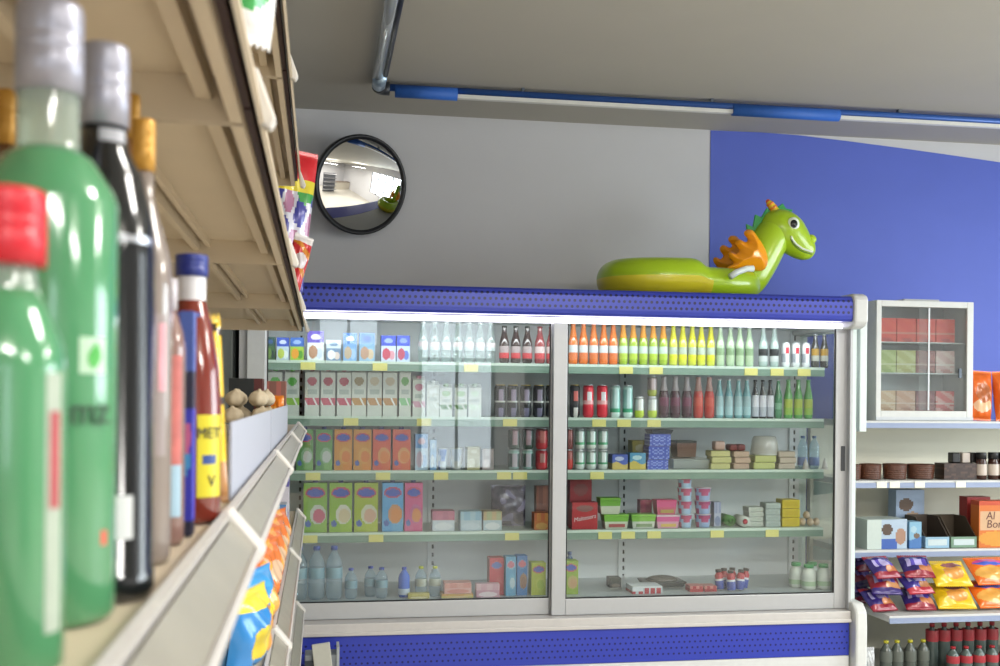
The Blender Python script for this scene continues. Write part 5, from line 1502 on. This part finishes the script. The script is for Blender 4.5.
MB().lathe([(r * 1.03, .128), (r * 1.03, .178)], 12, a0=a_ + .55, a1=a_ + .85, caps=False).build('red_print', mat('#c08a92', .5, 0, .3, 80), b4)
slim(128, .99, 95, 26, 9, mat('#8a5a3a', .12, 0, .1, 10, coat=.5), 'amber spirit bottle with gold cap, deep behind the black bottle', 140)
slim(3, .93, 90, 27, 9, mat('#6a4a34', .12, 0, .1, 10, coat=.5), 'amber bottle with gold cap at the left picture edge', 145)
# slim printed bottle
Y = .94; x_ = near(163, Y); r = half(21, 163, Y); H = top_at(172, 277, Y); k = H / .234
b5 = tag(empty('spirit_bottle', (x_, Y, ZM)), 'slim clear bottle with red printed label and white neck tag', 'bottle')
MB().lathe([(r * .9, 0), (r, .006), (r, .17 * k), (r * .9, .185 * k), (r * .55, .205 * k), (r * .5, .215 * k)], 36).build('glass_body', mat('#7a5f58', .12, 0, .1, 10, coat=.6), b5)
a_ = cam_ang(x_, Y)
MB().lathe([(r * 1.01, .07 * k), (r * 1.01, .165 * k)], 20, a0=a_ - .8, a1=a_ + .95, caps=False).build('front_label', mat('#a85a54', .5, 0, .5, 70), b5)
MB().lathe([(r * 1.01, .025 * k), (r * 1.01, .07 * k)], 20, a0=a_ - .8, a1=a_ + .95, caps=False).build('blue_label', R_('#9ab8ca'), b5)
MB().lathe([(r * .6, .205 * k), (r * .62, .232 * k), (.001, .234 * k)], 20).build('cap', R_('#c9c4cc'), b5)
Y = 1.0; x_ = near(187, Y)
b6 = tag(empty('liqueur_carton', (x_, Y, ZM)), 'slim blue carton with pink mark in front of the brandy bottle', 'carton')
def bc(u, v):
    if v > .74: return 1
    if v > .56: return 2
    if ell(u, v, .5, .44, .4, .07): return 3
    if ell(u, v, .5, .33, .4, .05): return 4
    return 0 if v > .06 else 2
printed_box(half(13, 187, Y), top_at(188, 312, Y), .022, ['#3a3cc0', '#4a62b0', '#2a2c44', '#d06a9c', '#4aa0dc'], bc, o=b6, part='carton_body', nv=30)
# red brown brandy bottle with yellow label, blue cap
Y = 1.10; x_ = near(190, Y); r = half(30, 190, Y); H = top_at(189, 255, Y); rc = half(16, 189, Y); zc_ = top_at(189, 277, Y); zn = top_at(189, 300, Y)
AMB = mat('#6e2c22', .12, 0, .12, 12, coat=.6)
b7 = tag(empty('brandy_bottle', (x_, Y, ZM)), 'red brown brandy bottle with blue cap and yellow label', 'bottle')
MB().lathe([(r * .87, 0), (r, .006), (r, .115), (r * .93, .15), (r * .68, zn - .025), (rc * .95, zn - .004), (rc * .86, zn)], 44).build('glass_body', AMB, b7)
MB().lathe([(rc * .88, zn - .004), (rc * .88, zc_ + .004)], 30, caps=False).build('neck', mat('#cfd0d4', .3), b7)
MB().lathe(cap_profile(rc, zc_, H), 36).build('cap', mat('#26337c', .35, 0, .08), b7)
a_ = cam_ang(x_, Y)
z0, z1 = top_at(208, 498, Y - r), top_at(208, 415, Y - r)
lb = MB().lathe([(r * 1.012, z0), (r * 1.012, z1)], 20, a0=a_ + .22, a1=a_ + 1.25, caps=False).build('yellow_label', R_('#d6c828'), b7)
rt = r * 1.03
text('MET', .015, mat('#2c2620', .5), lb, (rt * math.cos(a_ + .62), rt * math.sin(a_ + .62), z1 - .018), (PI / 2, 0, a_ + .62 + PI / 2))
MB().lathe([(r * 1.02, z0 + .032), (r * 1.02, z0 + .041)], 12, a0=a_ + .4, a1=a_ + .95, caps=False).build('blue_bar', R_('#2f4a8c'), lb)
text('V', .016, mat('#4a4a30', .5), lb, (rt * math.cos(a_ + .75), rt * math.sin(a_ + .75), z0 + .015), (PI / 2, 0, a_ + .75 + PI / 2))
z0, z1 = top_at(190, 355, Y - .02), top_at(190, 312, Y - .02)
MB().lathe([(r * .80, z0), (rc * 1.12, z1)], 12, a0=a_ - .9, a1=a_ + .5, caps=False).build('neck_label', R_('#3c4c94'), b7)
# tall yellow bag with a flame print
def flame(u, v):
    if v < .22: return 2
    if ell(u, v, .6, .30, .3, .07): return 1
    if ell(u, v, .72, .62, .2, .07): return 3
    if math.sin(u * 5 + v * 17) > .93: return 4
    return 0
yb = tag(empty('snack_bag', (-.137, 1.215, ZM + .006)), 'tall yellow snack bag with flame print behind the brandy bottle', 'snack bag')
_t = pillow(.078, .205, .045, ['#d8b41e', '#cf5a24', '#a87a4c', '#c03a2c', '#3a3024'], flame, 'snack_bag', seed=31)
for c in list(_t.children): c.parent = yb
bpy.data.objects.remove(_t)
yb.rotation_euler = (0, -.05, .22)
# garlic heads
def garlic():
    o = empty('garlic_bulb')
    pr = [(.004, 0), (.018, .003), (.029, .014), (.032, .026), (.027, .040), (.016, .049), (.007, .053), (.004, .058), (.001, .059)]
    pr = [(r * .82, z * .8) for r, z in pr]
    b = MB().lathe(pr, 30)
    b.v = [(x * (1 + .06 * math.cos(6 * math.atan2(y, x))), y * (1 + .06 * math.cos(6 * math.atan2(y, x))), z) for x, y, z in b.v]
    b.build('bulb', mat('#c2b49a', .6, 0, .25, 50, bump=.3), o)
    MB().lathe([(.006, -.003), (.009, .002), (.006, .004)], 10).build('root', mat('#8a7656', .8, 0, .3, 80), o)
    return o
rows_ = ['front', 'second', 'third', 'last']
for lv, (dz, ys_, nm) in enumerate(((0, (2.86, 2.93, 3.00, 3.07), 'bottom'), (.045, (2.89, 2.96, 3.03), 'middle'), (.090, (2.925, 2.995), 'top'))):
    for i, y in enumerate(ys_):
        for j, x in enumerate((-.140, -.204)):
            put('garlic', garlic, (x - .012 * (lv == 2) - .006 * (lv == 1) + random.uniform(-.012, .004), y + random.uniform(-.01, .01), ZM + .005 + dz), 'pale garlic bulb in %s layer of the heap, %s row, %s' % (nm, rows_[i], ['beside the riser', 'on the inner side'][j]), 'garlic', 'garlic heap', (random.uniform(-.25, .25), random.uniform(-.25, .25), random.uniform(0, 6)))
# small packs at the far end of the middle shelf
put('opk', lambda: pillow(.055, .12, .035, ['#d8761e', '#e0a04a', '#b85a1a'], bag_fn, 'orange_pouch', seed=41), (-.135, 3.25, ZM + .003), 'small orange pouch behind the far riser, left of two', 'pouch')
put('opk2', lambda: pillow(.055, .12, .035, ['#cf8a1c', '#7a4a1a', '#dca83c'], bag_fn, 'orange_pouch', seed=42), (-.138, 3.42, ZM + .003), 'small amber pouch behind the far riser, right of two', 'pouch')
put('dbx', lambda: printed_box(.10, .175, .12, ['#23282a', '#2c3032', '#5a2424', '#343a3c'], lambda u, v: 2 if u > .75 else 0, 'tea_box', 8, 8), (-.225, 3.45, ZM), 'dark box with red side at the far end of middle shelf', 'box')
put('pbx', lambda: printed_box(.06, .17, .08, ['#8a5c50', '#b0645a', '#c8a094', '#a84a44'], yg_fn, 'tea_box', 8, 8), (-.140, 3.62, ZM), 'reddish tea box beyond the far riser, beside the cold case', 'box')
# bags on the shelf below
ZL = EYE.z - .50 + .003
def orng(u, v): return 1 if ell(u, v, .5, .66, .3, .12) else (2 if math.sin(u * 9) * math.sin(v * 11) > .45 else (3 if v < .12 else 0))
OR = ['#d06a24', '#c8a888', '#e09a3c', '#b04420']
for k, y in enumerate((2.42, 2.63, 2.84, 3.05)):
    put('ornbag', lambda: pillow(.155, .18, .08, OR, orng, seed=51), (-.138, y, ZL), '%s orange snack bag from the near end, lower gondola shelf' % ORD[k], 'snack bag', 'orange bags on the lower shelf', (.14, 0, 1.3))
def blu(u, v): return 1 if ell(u, v, .42, .45, .24, .2) else (2 if ell(u, v, .72, .55, .2, .25) else (3 if v > .8 else 0))
put('blubag', lambda: pillow(.15, .165, .08, ['#2f86c4', '#d8c42a', '#d29440', '#3c92d0'], blu, seed=61), (-.138, 2.13, ZL), 'blue and yellow snack bag in front of the orange bags', 'snack bag', None, (.14, 0, 1.3))
put('blubag2', lambda: pillow(.15, .16, .08, ['#2a78b8', '#c9b42a', '#c88c3c', '#d8c83a'], blu, seed=62), (-.138, 1.94, ZL), 'blue snack bag nearest on the lower gondola shelf', 'snack bag', None, (.14, 0, 1.3))
put('purp', lambda: printed_box(.08, .21, .1, ['#d2d0de', '#5c54a8', '#e0dfe8', '#b8b4d0'], lambda u, v: 1 if v > .8 else (3 if .3 < v < .45 else 0), 'detergent_box', 8, 12), (-.145, 3.9, ZL), 'white box with purple top beyond the orange bags', 'box')
put('blubx', lambda: printed_box(.08, .14, .1, ['#4a8ac4', '#cfdcea', '#3a74b0', '#8ab4da'], yg_fn, 'detergent_box', 8, 12), (-.145, 3.62, ZL), 'small blue box between orange bags and purple topped box', 'box')
# bags on the shelf above, seen beyond the price strips
def multi(u, v):
    if v > .80: return 0
    if v > .72: return 2
    if ell(u, v, .8, .72, .2, .08) or ell(u, v, .75, .28, .22, .09): return 3
    if .2 < v < .32 and u < .6: return 2
    q = math.sin(u * 13 + v * 9) + math.sin(v * 21 - u * 6)
    return 1 if q > .35 else (4 if q > -.7 else 5)
MU = ['#cf2630', '#3c3f98', '#d9c832', '#3f9a48', '#d3d4e2', '#a87494']
tb_ = put('tallbag', lambda: pillow(.155, .52, .07, MU, multi, 'detergent_bag', seed=71), (-.142, 3.86, ZU + .014), 'tall multicoloured bag with red top leaning out of the upper shelf', 'bag', None, (.03, .10, .3))
def rw(u, v):
    if v > .86: return 3
    if ell(u, v, .5, .55, .36, .14): return 1
    return 0 if math.sin(v * 19 + u * 5) > -.4 else 2
put('redbag', lambda: pillow(.07, .20, .045, ['#c22e34', '#d8d0d4', '#c9802e', '#dcd6d6'], rw, 'sweets_bag', seed=72), (-.104, 3.66, ZU + .014), 'red and white bag at the foot of the tall multicoloured bag', 'bag', None, (0, .28, .5))
def wgr(u, v): return 1 if ell(u, v, .6, .3, .25, .1) else (2 if ell(u, v, .6, .18, .3, .07) else 0)
put('wbag', lambda: pillow(.11, .24, .05, ['#dcdcdc', '#c23038', '#3f9a50'], wgr, 'paper_bag', seed=73), (-.100, 1.06, ZU + .018), 'white bag with red and green marks on the near upper shelf', 'bag', None, (0, .12, .5))
# small grey device with a white tag in front of the base panel
gd = tag(empty('grey_crate', (at(322, 660, 5.12).x, 5.16, 0)), 'small grey crate with a white tag in front of the blue base panel', 'crate')
zg = at(322, 642, 5.12).z
wg = .16
MB().box(-wg / 2, wg / 2, -.06, .06, 0, zg * .86).build('crate_body', mat('#8a9096', .5), gd, bevel=.006)
MB().box(-wg / 2, -wg * .15, -.065, -.0605, zg * .2, zg * .80).build('dark_panel', mat('#3f464c', .4), gd, bevel=.002)
MB().box(wg * .0, wg * .52, -.085, -.07, zg * .62, zg * 1.0).build('white_tag', R_('#d8d8cc'), gd, (0, 0, 0), (0, -.12, 0), bevel=.003)
MB().box(wg * .42, wg * .5, -.070, .05, zg * .5, zg * .95).build('tag_post', mat('#aab0b2', .4), gd)

# ------------------------------------------------------------------ things in the part of the shop the round mirror shows
rk = tag(empty('wall_rack', (3.1, -1.4, 0)), 'dark grey shop rack with bare shelves, seen in the round mirror', 'rack')
MB().box(-.7, .7, -.35, -.3, 0, 2.0).build('back_panel', mat('#6a6a6e', .5), rk)
for z in (.3, .7, 1.1, 1.5, 1.9):
    MB().box(-.7, .7, -.295, .1, z - .03, z).build('shelf', mat('#8a8a8c', .5), rk)
sw_ = tag(empty('counter', (5.2, -2.6, 0)), 'low pale shop counter near the window, seen in the round mirror', 'counter')
MB().box(-1.1, 1.1, -.3, .3, 0, .9).build('counter_body', mat('#b9b2a4', .5), sw_, bevel=.01)
MB().box(-1.15, 1.15, -.35, .35, .902, .94).build('worktop', mat('#7a6a5c', .4), sw_, bevel=.006)

# ------------------------------------------------------------------ light
def area(name, loc, rot, sx, sy, power, color=(1, 1, 1)):
    l = bpy.data.lights.new(name, 'AREA'); l.shape = 'RECTANGLE'; l.size = sx; l.size_y = sy; l.energy = power; l.color = color
    o = bpy.data.objects.new(name, l); COL.objects.link(o); o.location = loc; o.rotation_euler = rot
    return o
DAY = (.93, .97, 1.0)
for i, (a, b, z0, z1) in enumerate(op):
    A = (b - a) * (z1 - z0)
    area('daylight', ((a + b) / 2, YF - .2, (z0 + z1) / 2), (-PI / 2, 0, PI), b - a, z1 - z0, (10.5 if i in (1, 2) else 8) * A, DAY)
area('side_fill', (XR + .15, (wy0 + wy1) / 2, (wz0 + wz1) / 2), (PI / 2, 0, PI / 2), wy1 - wy0, wz1 - wz0, 190, DAY)  # added fill coming in through the added side window
# added fill lights out of view, brightening the shop and its ceiling
for x, y in ((2.0, .9), (4.4, 1.6), (3.6, -1.8), (1.2, -2.2)):
    area('fill_light', (x, y, ZC - .30), (0, 0, 0), 1.3, .4, 85, (1, .97, .92))
for x, y in ((2.0, .9), (4.4, 1.6), (3.6, -1.8), (1.2, -2.2)):
    area('fill_light_up', (x, y, ZC - .28), (PI, 0, 0), 1.3, .4, 22, (1, .97, .92))  # added upward fill that brightens the ceiling
area('case_lamp', ((XCL + XCR) / 2, 5.47, zcb - .045), (.35, 0, 0), XCR - XCL - .1, .04, 5, (.95, 1, .97))
wd = bpy.data.worlds.new('sky'); SC.world = wd; wd.use_nodes = True
nt = wd.node_tree
bg = nt.nodes['Background']
bg.inputs[0].default_value = (.72, .82, 1, 1); bg.inputs[1].default_value = 1.2
SC.view_settings.view_transform = 'Standard'
try: SC.view_settings.look = 'None'
except Exception: pass
SC.view_settings.exposure = 0.42
SC.view_settings.gamma = 1.0
SC.view_settings.use_curve_mapping = False
SC.cycles.use_denoising = True
SC.cycles.max_bounces = 10
SC.cycles.transparent_max_bounces = 24
SC.cycles.sample_clamp_indirect = 6
SC.cycles.caustics_reflective = False
SC.cycles.caustics_refractive = False

# a thing that is one single mesh needs no carrier
for o in list(SC.objects):
    if o.type == 'EMPTY' and o.parent is None and len(o.children) == 1 and o.get('category'):
        c = o.children[0]
        if len(c.children) or c.location.length > 1e-9 or any(abs(a) > 1e-9 for a in c.rotation_euler): continue
        c.parent = None
        c.location = o.location; c.rotation_euler = o.rotation_euler
        for kk in ('label', 'category', 'group'):
            if kk in o: c[kk] = o[kk]
        nm = o.name
        bpy.data.objects.remove(o)
        c.name = nm
